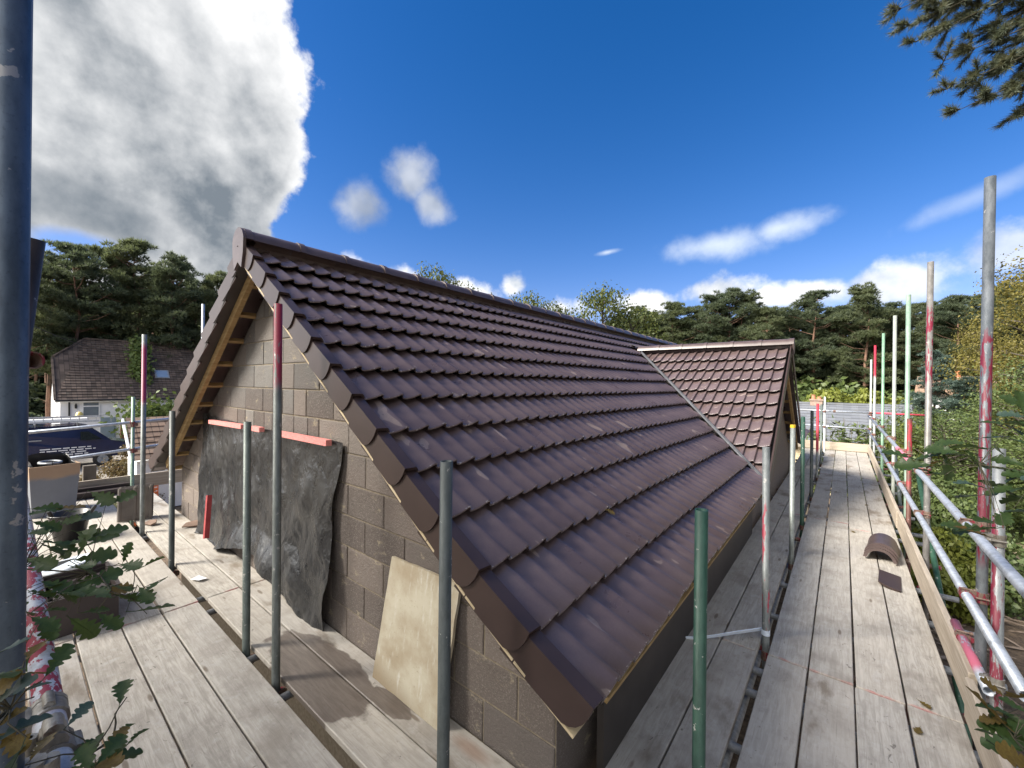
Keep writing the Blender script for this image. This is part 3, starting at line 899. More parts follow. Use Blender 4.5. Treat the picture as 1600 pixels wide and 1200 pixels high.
# ---- gable ladders: barge timbers, noggins and undercloak
def up_n(sign, x, z, n):        # point below tile plane by n, measured square to the slope
    return (x - sign * math.sin(PIT) * n, z - math.cos(PIT) * n)
for sgn in (1, -1):
    def P(x, n, y):
        xx = XR + sgn * (x - XR)
        return (xx - sgn * math.sin(PIT) * n, y, main_z(x) - math.cos(PIT) * n)
    b = B(); b.rail(P(XR + .10, .215, YV + .125), P(-.98, .215, YV + .125), .042, .085, (sgn * math.sin(PIT), 0, math.cos(PIT)))
    b.build('barge_timber', MAT['timber'], house)
    b = B()
    tl = [(XR + .03, main_z(XR + .03))] + tails
    for (xa, za), (xb, zb) in zip(tl[:-1], tl[1:]):
        qa = (xa - XR) * sgn + XR; qb = (xb - XR) * sgn + XR
        dxx, dzz = qb - qa, zb - za; ll = math.hypot(dxx, dzz); nx_, nz_ = -dzz / ll * sgn, dxx / ll * sgn
        if nz_ > 0: nx_, nz_ = -nx_, -nz_
        o_ = .170
        b.rail((qa + nx_ * o_, YV + .085, za + nz_ * o_), (qb + nx_ * o_, YV + .085, zb + nz_ * o_), .15, .012, (-nx_, 0, -nz_))
    b.build('undercloak', MAT['pale_timber'] if sgn > 0 else MAT['fascia'], house)  # left one coloured dark to stand in for shade beneath the verge
    nb = B(); nb.box((-.019, YV + .147, -.012), (.019, YW + .01, .030)); nm = nb.mesh('noggin', MAT['timber'])
    s = .35
    while s < 4.1:
        x = XR + s * math.cos(PIT)
        p = P(x, .215, 0)
        link('noggin', nm, house, Matrix.Translation(p) @ Matrix.Rotation(sgn * PIT, 4, 'Y'))
        s += .40
# wing barge
for sgn in (1, -1):
    def P(y, n, xx):
        yy = WY + sgn * (y - WY)
        return (xx, yy + sgn * math.sin(PIT) * n * -1, WZ - SL * abs(y - WY) - math.cos(PIT) * n)
    b = B(); b.rail(P(WY + .1, .215, WX - .10), P(WY + 2.75, .215, WX - .10), .042, .10, (0, sgn * math.sin(PIT), math.cos(PIT)))
    b.build('barge_timber', MAT['timber'], house)
    nb = B(); nb.box((-.955, -.019, -.012), (WX - .122, .019, .030)); nm = nb.mesh('noggin', MAT['timber'])
    s = .35
    while s < 3.2:
        y = WY + s * math.cos(PIT); p = P(y, .215, 0)
        link('noggin', nm, house, Matrix.Translation(p) @ Matrix.Rotation(-sgn * PIT, 4, 'X'))
        s += .40
    vb = B()
    vb.rail(P(WY + .02, .078, WX), P(WY + 3.0, .078, WX), .018, .156, (0, sgn * math.sin(PIT), math.cos(PIT)))
    vb.build('verge_trim', MAT['verge'], wroof)

# ------------------------------------------------------------------ polythene sheet and its battens
def build_sheet():
    nx, nz = 150, 90
    x0, x1, zt = -6.15, -2.86, -.435
    V = []
    for j in range(nz + 1):
        t = j / nz
        for i in range(nx + 1):
            s = i / nx
            x = x0 + (x1 - x0) * s
            top = zt + .012 * math.sin(s * 9) + (.03 if s < .06 else 0) - .012 * s
            bot = -1.80 - .06 * math.sin(s * 7 + 1) - .10 * (1 - s) ** 3
            bot += .13 * math.exp(-((s - .55) / .25) ** 2)
            bot += -.06 * s ** 6
            z = top + (bot - top) * t
            e = .11 * t * (s ** 8) - .05 * t * s ** 14 * 3 + .05 * math.sin(t * 9) * (s > .97) * .6
            x += -.10 * t * s ** 10 + .035 * math.sin(t * 10 + 1) * s ** 16 + .03 * math.sin(t * 8) * (1 - s) ** 12 - .05 * t * (1 - s) ** 6 * 0
            w = 0
            for fx, fz, a, ph in ((2.3, .5, .020, .3), (4.1, -1.6, .014, 1.2), (1.2, 2.3, .016, 2.2), (7.5, 2.2, .008, .7)):
                w += a * math.sin(2 * math.pi * (fx * s + fz * t) + ph)
            w2 = mnoise.noise(Vector((x * 2.2, 3, z * 1.1))) * .035 + mnoise.noise(Vector((x * 6, 9, z * 3.2))) * .016
            rid = abs(mnoise.noise(Vector((x * 3.1 + z * 1.5, 1, z * 2.0 - x)))) * -.030 + abs(mnoise.noise(Vector((x * 7 - z * 4, 5, z * 3)))) * -.012 + abs(mnoise.noise(Vector((x * 13 + z * 9, 2, z * 8 - x * 3)))) * -.009
            amp = .25 + .9 * t
            off = .022 + amp * (.020 + (w + w2) * .8 - rid) * (min(1, t * 6) * .8 + .2)
            off += .07 * max(0, t - .8) / .2 * math.exp(-((s - .60) / .3) ** 2) + .10 * max(0, t - .35) * s ** 6
            off += .06 * max(0, t - .86) / .14 * (1 - s) ** 3
            y = YW - max(.012, off)
            z = max(z, -1.842) if s < .5 else z
            V.append((x, y, z))
    F = [(j * (nx + 1) + i, j * (nx + 1) + i + 1, (j + 1) * (nx + 1) + i + 1, (j + 1) * (nx + 1) + i) for j in range(nz) for i in range(nx)]
    me = npmesh('plastic_sheet', V, F, MAT['sheet'], True)
    o = link('plastic_sheet', me)
    tag(o, 'crumpled black polythene sheet covering an opening in the blockwork gable', 'plastic sheet')
build_sheet()
for (a, c, lab) in (((-5.68, -.474), (-4.66, -.456), 'long red batten pinning the top left of the black sheet'),
                    ((-4.42, -.452), (-4.19, -.450), 'short red offcut batten pinning the middle top of the black sheet'),
                    ((-3.86, -.452), (-2.945, -.449), 'red knotty batten pinning the top right of the black sheet')):
    b = B(); b.rail((a[0], YW - .070, a[1]), (c[0], YW - .070, c[1]), .045, .043)
    o = b.build('red_batten', MAT['red_wood']); tag(o, lab, 'batten', 'red battens on the sheet')
b = B(); b.rail((-5.46, YW - .135, -1.27), (-5.36, YW - .185, -1.71), .045, .05, (1, 0, 0))
o = b.build('red_batten', simple('dark_red_painted_timber', (.25, .025, .03), (.36, .05, .05), 16, .65)); tag(o, 'upright dark red batten near the foot of the black sheet', 'batten', 'red battens on the sheet')

# ------------------------------------------------------------------ ply board leaning on the wall
b = B()
p = [(-2.285, 1.470, -1.848), (-1.655, 1.462, -1.848), (-1.597, 1.552, -1.085), (-2.212, 1.552, -1.098)]
nv = (Vector(p[1]) - Vector(p[0])).cross(Vector(p[3]) - Vector(p[0])).normalized() * .019
q = []
for i in range(4):
    a, c = Vector(p[i]), Vector(p[(i + 1) % 4])
    for k in range(8):
        t = k / 8
        j = Vector((mnoise.noise(Vector((i * 3 + t * 6, 1, 2))), 0, mnoise.noise(Vector((i * 3 + t * 6, 7, 2))))) * (.007 if k else .0)
        q.append(a.lerp(c, t) + j)
n = len(q)
b.add(q + [v - nv for v in q], [tuple(range(n)), tuple(range(2 * n - 1, n - 1, -1))] + [(i + n, (i + 1) % n + n, (i + 1) % n, i) for i in range(n)])
o = b.build('plywood_board', MAT['ply']); tag(o, 'stained pale plywood board leaning against the blockwork wall', 'board')
# ------------------------------------------------------------------ scaffold decks
ZD = -1.85
def deck(name, label, loc, rows, axis):
    """rows: list of (across0, across1, [cut positions along], dz)"""
    t = thing(name, label, 'walkway', loc)
    for a0, a1, cuts in rows:
        for i in range(len(cuts) - 1):
            l0, l1 = cuts[i] + .006, cuts[i + 1] - .006
            L = l1 - l0; w = a1 - a0 - .008
            me = slab_mesh('plank', (L, w, .038), MAT['plank'], .004)
            cx, cy = (l0 + l1) / 2, (a0 + a1) / 2
            z = ZD - .019 + random.uniform(-.003, .0)
            M = Matrix.Translation((cx, cy, z)) if axis == 'x' else Matrix.Translation((cy, cx, z)) @ Matrix.Rotation(R(90), 4, 'Z')
            M = M @ Matrix.Rotation(random.gauss(0, .0012), 4, 'Z') @ Matrix.Rotation(random.gauss(0, .004), 4, 'X')
            link('plank', me, t, M)
    return t
lc = [-9.33, -8.10, -4.19, -.95]
lc2 = [-9.33, -8.08, -4.20, -.95]
deck('scaffold_deck', 'weathered grey plank walkway running along the block gable', (-5, .8, ZD),
     [(1.352, 1.576, lc), (1.105, 1.350, lc2), (.812, 1.045, lc), (.574, .810, lc2), (.338, .572, lc), (.102, .336, [-9.33, -8.1, -4.25, -.95])], 'x')
mc = [-.10, 3.34, 7.24, 11.15, 15.45]
deck('scaffold_deck', 'long weathered plank walkway running beside the eaves to the far toe board', (-.1, 8, ZD),
     [(-.395, -.165, mc), (-.163, .070, mc), (.072, .302, [-.10, 3.335, 7.02, 11.15, 15.45]), (.304, .540, [-.10, 3.35, 6.93, 11.14, 15.45]),
      (-.91, -.685, [-.10, 3.325, 7.3, 11.2, 15.45]), (-.683, -.452, [-.10, 3.33, 7.28, 11.2, 15.45])], 'y')
# toe boards
def toe(label, a, c, h=.225, t=.038, z0=ZD + .004):
    a = Vector((*a, 0)); c = Vector((*c, 0)); L = (c - a).length
    me = slab_mesh('toe_board', (L, t, h), MAT['toe'], .004)
    o = link('toe_board', me, None, Matrix.Translation(((a + c) / 2) + Vector((0, 0, z0 + h / 2))) @ Matrix.Rotation(math.atan2(c.y - a.y, c.x - a.x), 4, 'Z'))
    return tag(o, label, 'toe board', 'toe boards edging the decks')
toe('nearest toe board length on the right edge beside the pink tube end', (.565, .3), (.565, 3.42), .225)
toe('long pale toe board on the right edge beside the curved ridge tiles', (.585, 3.46), (.585, 7.38), .235)
toe('shaded toe board length on the right edge before the far end', (.577, 7.42), (.577, 11.3), .225)
toe('last sunlit toe board length on the right edge at the far corner', (.577, 11.34), (.577, 15.45), .225)
toe('sunlit toe board standing across the far end of the long deck', (-1.3, 15.5), (.595, 15.5), .235)
toe('grey toe board standing across the end of the gable deck behind the tiles on edge', (-9.36, .0), (-9.36, 2.9), .23)
b = B(); b.rail((.605, 3.9, ZD + .03), (.605, 7.3, ZD + .03), .04, .012)
# ------------------------------------------------------------------ scaffold tubes
def coupler(bm, p, ax, other, ro=.0245):
    """a double coupler round tube axis ax at p, turned towards direction other"""
    p = Vector(p); ax = Vector(ax).normalized(); ot = Vector(other).normalized()
    sd = ax.cross(ot).normalized()
    for k in (-1, 1):
        bm.tube([p + ax * (k * .024 - .007), p + ax * (k * .024 + .007)], ro + .0055, 14)
    bm.tube([p - ax * .02, p + ax * .02], ro + .0042, 14)
    c = p + ot * (ro + .012)
    bm.tube([c - ax * .028 - ot * .006, c + ax * .028 - ot * .006], .019, 10); bm.tube([c - ax * .022 + ot * .012, c + ax * .022 + ot * .012], .015, 10)
    q = p + sd * (ro + .006) - ot * .012
    bm.tube([q - ot * .014, q + ot * .060], .0062, 6); bm.tube([q + ot * .044, q + ot * .060], .0125, 6)
    q = p - sd * (ro + .006) + ax * .0
    bm.tube([q - ax * .024, q + ax * .024], .010, 6)
def standard(x, y, top, mat, label, lean=(0, 0), clips=(), group='scaffold standards', cap=None, bottom=None, cm='clip'):
    """upright tube; clips: (height, direction) of couplers"""
    zb = gz(x, y) + .0 if bottom is None else bottom
    t = thing('scaffold_pole', label, 'scaffold pole', (x, y, zb), group)
    b = B()
    dx, dy = lean; h = top - zb
    b.pipe((x - dx * (ZD - zb) / 1, y - dy * (ZD - zb), zb), (x + dx * (top - ZD), y + dy * (top - ZD), top))
    b.build('tube', MAT[mat] if isinstance(mat, str) else mat, t)
    for z, d in clips:
        q = B(); coupler(q, (x + dx * (z - ZD), y + dy * (z - ZD), z), (0, 0, 1), d)
        q.build('coupler', MAT[cm], t)
    if cap:
        q = B(); q.tube([(x, y, top - .028), (x, y, top + .003)], .0262, 18); q.build('end_cap', cap, t)
    if bottom is None:
        q = B(); q.box((x - .075, y - .075, zb - .01), (x + .075, y + .075, zb + .006)); q.build('base_plate', MAT['galv'], t)
    return t
def tube(a, c, mat, label, clips=(), group=None, cm='clip', cat='scaffold tube'):
    a = Vector(a); c = Vector(c)
    t = thing('scaffold_tube', label, cat, a, group)
    b = B(); b.pipe(a, c); b.build('tube', MAT[mat] if isinstance(mat, str) else mat, t)
    for f, d in clips:
        q = B(); coupler(q, a.lerp(c, f), c - a, d); q.build('coupler', MAT[cm], t)
    return t
yl = simple('yellow_end_cap', (.62, .40, .02), (.70, .46, .03), 5, .5, .0)
# --- poles standing in the gap of the gable deck
gp = 1.076
standard(-1.188, gp, -.300, 'darkpole', 'near dark scaffold pole in front of the leaning plywood board', clips=[(ZD - .10, (0, 1, 0))])
standard(-2.722, gp, .483, m_pole('grey_steel_red_top', (.095, .108, .10), (.16, .175, .165), (.20, .016, .035), -.02, .6, .75, .2, .55), 'tall scaffold pole with a red top in front of the black sheet', lean=(-.012, 0), clips=[(ZD - .10, (0, 1, 0))])
standard(-3.217, gp, -.285, 'greengrey', 'short grey green scaffold pole in front of the middle of the black sheet', lean=(-.015, 0), clips=[(ZD - .10, (0, 1, 0))])
standard(-5.23, gp, -.310, 'darkpole', 'short dark scaffold pole left of the black sheet under the barge timber', lean=(-.02, 0), clips=[(ZD - .10, (0, 1, 0))])
standard(-6.61, gp, .55, m_pole('steel_magenta_band', (.13, .145, .14), (.24, .26, .255), (.22, .018, .065), -.28, .42, 1.2, .25, .5), 'scaffold pole with a magenta band and green foot beside the tiles on edge', clips=[(ZD - .10, (0, 1, 0))])
standard(-9.16, 1.36, -.285, 'palegreen', 'pale green corner scaffold pole at the far end of the gable deck', clips=[(-.75, (0, 1, 0)), (-1.18, (0, 1, 0))])
standard(-9.16, 2.30, 1.40, 'bright', 'bright scaffold pole showing above the left verge of the roof', clips=[(-.75, (0, 1, 0))])
# near pole at the camera
standard(-1.035, .003, 2.6, m_pole('near_blue_grey_steel', (.060, .082, .11), (.115, .150, .19), metal=.4, rough=.45), 'large out of focus steel pole filling the left edge of the view', clips=[(-.66, (0, 1, 0))], cm='clip_grey')
tube((-1.565, .042, .345), (-1.68, -.06, -.9), m_pole('brown_black_steel', (.035, .028, .024), (.085, .065, .055), metal=.2), 'rusty brown tube with an open top just behind the big left pole')
tube((-1.72, .052, .050), (-3.2, -.6, .02), 'clip', 'rusty tube end pointing out beside the big left pole')
# guard rail along the outer edge of the gable deck, near end peeling red paint
tube((-9.2, .10, -.72), (-.55, .062, -.70), m_pole('peeling_red_and_white_steel', (.44, .46, .50), (.66, .67, .70), (.33, .05, .075), -2.9, -1.28, .42, .2, .5, axis=0, drip=(12, 30, 30)), 'guard rail with peeling red and white paint at the lower left corner', clips=[(.931, (0, 0, 1)), (.915, (0, -1, 0)), (.55, (0, -1, 0))], cm='clip_grey')
# rails across the left end
tube((-9.19, -.55, -.835), (-9.19, 2.75, -.62), 'bright', 'upper guard rail across the left end of the gable deck', clips=[(.578, (1, 0, 0))])
tube((-9.19, -.55, -1.32), (-9.19, 2.75, -1.03), 'bright', 'lower guard rail across the left end of the gable deck', clips=[(.578, (1, 0, 0))])
# ledger and transoms under the gable deck
tube((-9.3, gp - .05, -2.00), (-.2, gp - .05, -2.00), 'galv', 'ledger tube seen down the slot of the gable deck', group='tubes under the decks')
for i, x in enumerate((-8.9, -7.9, -6.55, -5.3, -4.35, -4.05, -3.15, -2.62, -1.75, -1.12)):
    tube((x, -.05, -1.913), (x, 1.57, -1.913), 'galv', 'steel transom crossing the slot of the gable deck', group='transoms under the gable deck')
# --- poles in the gap of the long deck
gx = -.424
dec = [(ZD - .10, (1, 0, 0))]
standard(gx - .004, 1.72, -.483, 'green', 'near green scaffold pole standing in front of the roof eaves', clips=dec)
standard(gx, 3.50, -.44, m_pole('grey_steel_red_ticks', (.13, .145, .145), (.22, .235, .235), (.25, .02, .04), -1.75, -.85, .12, .25, .5), 'grey scaffold pole with red paint ticks and a white strap at its foot', lean=(-.008, 0), clips=dec)
standard(gx, 5.40, -.412, m_pole('pale_grey_steel', (.17, .19, .18), (.27, .29, .28)), 'grey scaffold pole with a yellow end cap beside the long deck', clips=dec, cap=yl)
standard(gx - .01, 7.0, -.41, 'green', 'green scaffold pole in front of the wing gable, behind the yellow capped one', clips=dec)
standard(gx, 8.9, -.405, 'darkpole', 'short black scaffold pole in front of the far end of the wing', clips=dec)
standard(gx, 10.9, -.345, m_pole('grey_steel_red_upper', (.16, .17, .165), (.26, .27, .265), (.42, .03, .05), -1.35, -.3, 1.2, .1, .5), 'red topped scaffold pole near the far end of the long deck', clips=dec)
standard(gx, 12.9, -.42, 'greengrey', 'grey scaffold pole behind the red topped one by the far toe board', clips=dec)
standard(gx, 15.2, -.27, m_pole('whitened_steel', (.48, .50, .50), (.62, .64, .64)), 'whitish scaffold pole at the inner far corner of the long deck', clips=[(-.70, (0, -1, 0)), (-1.15, (0, -1, 0))])
tube((gx - .05, -.2, -2.00), (gx - .05, 15.6, -2.00), 'galv', 'ledger tube seen down the slot of the long deck', group='tubes under the decks')
tube((.64, .2, -1.97), (.64, 15.6, -1.97), 'galv', 'outer ledger tube under the edge of the long deck', group='tubes under the decks')
for i, y in enumerate((1.75, 2.45, 2.95, 3.20, 3.52, 4.05, 4.75, 5.45, 6.3, 7.1, 7.5, 8.4, 9.1, 10.2, 11.05, 12.2, 13.1, 14.2, 15.2)):
    tube((-.985 + .02 * (i % 3), y, -1.913), (.83, y, -1.913), 'galv' if i % 4 else 'clip', 'steel transom crossing the slot of the long deck', group='transoms under the long deck')
# --- outer standards of the long deck
px_ = .635
rl = [(-.80, (-1, 0, 0)), (-1.215, (-1, 0, 0)), (-1.95, (-1, 0, 0))]
standard(px_, 3.60, 1.235, m_pole('dark_steel_red_drips', (.085, .098, .11), (.17, .185, .20), (.135, .010, .026), -1.0, .335, .42, .3, .5, drip=(55, 55, 9)), 'tallest scaffold pole at the right with dripping red paint', lean=(.006, 0), clips=rl)
standard(px_ + .012, 3.33, -.315, m_pole('grey_steel_red_side', (.20, .215, .22), (.32, .335, .34), (.17, .014, .032), -3, -.55, .30, .35, .5, drip=(30, 30, 4)), 'lower scaffold pole lapped against the tallest one at the right', clips=[(-.80, (-1, 0, 0)), (-1.56, (-1, 0, 0))], cm='clip_grey')
standard(px_, 5.62, 1.225, m_pole('grey_brown_red_steel', (.15, .145, .135), (.25, .24, .23), (.16, .013, .03), .05, .78, .38, .3, .5, drip=(55, 55, 9)), 'second outer scaffold pole with a brown top and red smears', lean=(.003, 0), clips=rl)
standard(px_, 7.24, 1.195, 'palegreen', 'third outer scaffold pole, pale grey green, behind the stubby rusty one', clips=rl)
standard(px_ + .002, 7.02, -.372, m_pole('rusty_red_steel', (.085, .035, .028), (.15, .065, .05), (.25, .02, .03), -1.2, -.4, .4, .2, .6), 'stubby rusty red pole clipped to the guard rail', clips=[(-.80, (-1, 0, 0))])
standard(px_, 9.0, 1.17, m_pole('pale_steel_a', (.30, .33, .29), (.42, .45, .41)), 'fourth outer scaffold pole, pale galvanised', clips=rl)
standard(px_, 11.45, 1.138, m_pole('green_tint_steel', (.13, .27, .17), (.24, .36, .27), metal=.15), 'fifth outer scaffold pole, light green', clips=rl)
standard(px_, 14.3, 1.115, m_pole('steel_scarlet_top', (.33, .35, .35), (.46, .48, .48), (.40, .025, .05), .30, 1.3, 1.2, .2, .5), 'sixth outer scaffold pole with a bright red top', clips=rl)
standard(px_, 16.2, .846, m_pole('pale_steel_b', (.38, .41, .39), (.50, .53, .51)), 'last outer scaffold pole at the far corner, pale and thin looking', clips=rl)
# guard rails of the long deck
f = lambda y, y0, y1: (y - y0) / (y1 - y0)
tube((.575, 15.9, -.815), (.575, .55, -.80), 'bright_red', 'upper guard rail with pink bands along the right edge of the long deck', clips=[(f(y, 15.9, .55), (1, 0, 0)) for y in (3.60, 5.62, 7.24, 9.0, 11.45, 14.3)])
tube((.575, 15.9, -1.24), (.575, 2.55, -1.215), 'bright', 'lower guard rail along the right edge of the long deck', clips=[(f(y, 15.9, 2.55), (1, 0, 0)) for y in (3.60, 5.62, 7.24, 9.0, 11.45, 14.3)])
tube((.600, 4.05, -1.575), (.600, 3.22, -1.565), m_pole('pink_tube', (.42, .46, .52), (.58, .62, .68), (.50, .13, .19), 3.4, 5, .7, .4, .45, axis=1, drip=(20, 5, 20)), 'short pink tube end lying on the toe board at lower right', clips=[(.25, (1, 0, 0))])
tube((gx - .8, 15.42, -.685), (.70, 15.42, -.705), 'bright', 'upper guard rail across the far end of the long deck', clips=[(.53, (0, 1, 0)), (.95, (0, -1, 0))])
tube((.72, 15.50, -.705), (1.75, 15.50, -.71), m_pole('pink_red_tube', (.55, .05, .09), (.68, .09, .13)), 'red tube sticking out past the far corner pole')
tube((gx - .6, 15.42, -1.14), (.68, 15.42, -1.165), 'bright', 'lower guard rail across the far end of the long deck', clips=[(.95, (0, -1, 0))])
standard(.86, 15.6, -.55, 'green', 'thin green pole beyond the far corner of the long deck')
tube((.70, 6.9, -.98), (.78, 3.3, -3.6), m_pole('dark_green_brace', (.025, .075, .045), (.05, .12, .075), metal=.1), 'dark green brace slanting down outside the guard rails')
tube((.74, 10.2, -1.2), (.80, 7.4, -4.0), 'greengrey', 'grey green brace slanting down behind the rusty pole')

# ------------------------------------------------------------------ things lying on the decks
# three curved ridge tiles nested on each other
RT = ridge_mesh(.46, .128, 'ridge_tile_spare')
t3 = thing('ridge_tile_stack', 'three curved brown ridge tiles nested together on the long deck', 'ridge tiles', (.315, 6.0, ZD))
for i in range(3):
    M = Matrix.Translation((.315 + .006 * i, 5.86 + .02 * i, ZD + .008 + .024 * i)) @ Matrix.Rotation(R(-9 + 2 * i), 4, 'Z')
    link('ridge_tile', RT, t3, M)
# a cut piece of interlocking tile beside the toe board
def flat_tile(L, W, name, mat):
    b = B()
    pr = [(-.5, .0), (-.46, .012), (-.40, .012), (-.37, .004), (-.06, .004), (-.03, .016), (.03, .016), (.06, .004), (.40, .004), (.43, .014), (.5, .014)]
    n = len(pr)
    V = [(x * W, -L / 2, z) for x, z in pr] + [(x * W, L / 2, z) for x, z in pr] + [(x * W, -L / 2, z - .016) for x, z in pr] + [(x * W, L / 2, z - .016) for x, z in pr]
    F = []
    for i in range(n - 1):
        F += [(i, i + 1, n + i + 1, n + i), (2 * n + i + 1, 2 * n + i, 3 * n + i, 3 * n + i + 1), (i + 1, i, 2 * n + i, 2 * n + i + 1), (n + i, n + i + 1, 3 * n + i + 1, 3 * n + i)]
    F += [(0, n, 3 * n, 2 * n), (n - 1, 3 * n - 1, 4 * n - 1, 2 * n - 1)]
    b.add(V, F)
    # raised bars on the face near both ends
    for yy in (-.43, -.40, .40, .43):
        b.box((-.35 * W, yy * L - .006, .004), (.38 * W, yy * L + .006, .011))
    return b.mesh(name, mat)
o = link('loose_verge_tile', verge_mesh(False), None, Matrix.Translation((.42, 5.12, ZD + .012)) @ Matrix.Rotation(R(100), 4, 'Y') @ Matrix.Rotation(R(4), 4, 'X'))
tag(o, 'single dark cut tile lying flat against the right toe board', 'tile')
# white strap from the foot of the grey pole to the boards
b = B()
P = [(-.93, 3.12, -1.846), (-.80, 3.20, -1.835), (-.70, 3.28, -1.815), (-.60, 3.38, -1.800), (-.50, 3.47, -1.785), (-.447, 3.525, -1.78)]
for i in range(len(P) - 1):
    b.rail(P[i], P[i + 1], .006, .030, (.1, -.6, 1))
b.tube([(gx, 3.495, -1.80), (gx, 3.495, -1.765)], .0275, 14)
o = b.build('strap', simple('white_webbing', (.58, .66, .78), (.74, .80, .88), 20, .7)); tag(o, 'pale blue white strap tied round the foot of a grey pole', 'strap')
# tiles standing on edge
ft = flat_tile(.42, .34, 'concrete_tile', simple('grey_brown_concrete_tile', (.105, .090, .078), (.155, .135, .118), 5, .8, .25, .003))
ts = thing('tile_stack', 'grey brown interlocking tiles standing on edge by the magenta banded pole', 'tiles', (-7.3, 1.12, ZD))
for i in range(4):
    M = Matrix.Translation((-7.25 - .040 * i, 1.105 + .012 * i, ZD + .217)) @ Matrix.Rotation(R(-14), 4, 'Z') @ Matrix.Rotation(R(-7), 4, 'Y') @ Matrix(((0, 0, 1, 0), (1, 0, 0, 0), (0, 1, 0, 0), (0, 0, 0, 1)))
    link('tile', ft, ts, M)
sh = simple('broken_tile_brown', (.14, .09, .065), (.22, .15, .11), 8, .8)
for (x, y, rz, ln, lab) in ((-6.85, 1.16, 20, .17, 'broken brown tile piece leaning at the foot of the tiles on edge'), (-6.35, 1.50, 60, .20, 'dark slate shard lying against the gable wall base')):
    b = B(); b.prism([(-ln / 2, 0), (ln * .42, .0), (ln * .5, ln * .35), (.02, ln * .62), (-ln * .4, ln * .42)], (0, 0, 1), .014, (0, 0, 0), (1, 0, 0), (0, 1, 0))
    o = b.build('tile_shard', sh, None, Matrix.Translation((x, y, ZD + .012)) @ Matrix.Rotation(R(rz), 4, 'Z') @ Matrix.Rotation(R(18), 4, 'X')); tag(o, lab, 'tile piece')
# bundle of dark trims
b = B()
tr = thing('trim_bundle', 'bundle of long dark plastic trims lying along the end toe board', 'trims', (-9.2, .8, ZD))
for i in range(7):
    q = B(); yy = -9.30 + .075 * (i % 3) + .01 * i; zz = ZD + .030 + .047 * (i // 3)
    q.rail((yy, .25 + .03 * i, zz), (yy + .02, 1.28 + .04 * (i % 4), zz), .068, .040); q.build('trim', MAT['brown_crate'], tr)
# builder's bucket with trowel handles
def bucket():
    x, y = -6.95, .50
    t = thing('bucket', 'black plastic builder\'s bucket with tool handles sticking out', 'bucket', (x, y, ZD))
    b = B(); seg = 24
    rings = [(.0, .005), (.125, .005), (.172, .285), (.180, .285), (.180, .305), (.166, .305), (.122, .02), (0, .02)]
    V = []; F = []
    for r, z in rings:
        for k in range(seg):
            a = 2 * math.pi * k / seg; V.append((x + r * math.cos(a), y + r * math.sin(a), ZD + z))
    for i in range(len(rings) - 1):
        for k in range(seg):
            k2 = (k + 1) % seg; F.append((i * seg + k, i * seg + k2, (i + 1) * seg + k2, (i + 1) * seg + k))
    b.add(V, F, True); b.build('tub', MAT['black_plastic'], t)
    b = B(); pts = [(x + .18 * math.cos(a), y + .03 + .05 * math.sin(a), ZD + .29 - .10 * math.sin(a)) for a in np.linspace(0, math.pi, 12)]
    b.tube(pts, .004, 6); b.build('handle', MAT['galv'], t)
    for i, (dx, dy, ex, ey, l) in enumerate(((.02, .03, .16, .16, .34), (-.03, -.05, .10, -.12, .33))):
        g_ = thing('trowel', ('dark handled hammer standing in the black bucket', 'dark trowel leaning on the rim of the black bucket')[i], 'tool', (x + dx, y + dy, ZD + .05))
        q = B(); a = Vector((x + dx, y + dy, ZD + .04)); d = Vector((ex, ey, l))
        q.tube([a + d * .35, a + d * .5, a + d * .95, a + d * 1.0], [.010, .016, .018, .013], 10)
        q.build('grip', MAT['black_plastic'], g_)
        q = B(); q.rail(a, a + d * .40, .05, .006, (ex, -ey, .1)); q.build('blade', MAT['galv'], g_)
bucket()
# dark crate near the camera
def crate():
    t = thing('storage_crate', 'dark brown plastic crate standing under the oak leaves', 'crate', (-4.62, .40, ZD))
    b = B(); x0, x1, y0, y1, z0, z1 = -4.93, -4.34, .20, .575, ZD + .002, ZD + .27
    w = .012
    b.box((x0, y0, z0), (x1, y1, z0 + w))
    for lo, hi in (((x0, y0, z0 + w), (x1, y0 + w, z1)), ((x0, y1 - w, z0 + w), (x1, y1, z1)), ((x0, y0 + w, z0 + w), (x0 + w, y1 - w, z1)), ((x1 - w, y0 + w, z0 + w), (x1, y1 - w, z1))):
        b.box(lo, hi)
    b.build('body', MAT['brown_crate'], t)
    b = B()
    for a, c in (((x0 - .01, y0 - .01), (x1 + .01, y0 + .004)), ((x0 - .01, y1 - .004), (x1 + .01, y1 + .01)), ((x0 - .01, y0 + .005), (x0 + .004, y1 - .005)), ((x1 - .004, y0 + .005), (x1 + .01, y1 - .005))):
        b.box((*a, z1 - .03), (*c, z1 + .006))
    b.build('rim', MAT['brown_crate'], t)
    for i in range(3):
        q = B(); q.box((x0 + .05 + .17 * i, y0 + .04, z0 + .02), (x0 + .19 + .17 * i, y1 - .05, z1 - .05 + .02 * i)); q.build('offcut', MAT['brown_crate'], t)
crate()
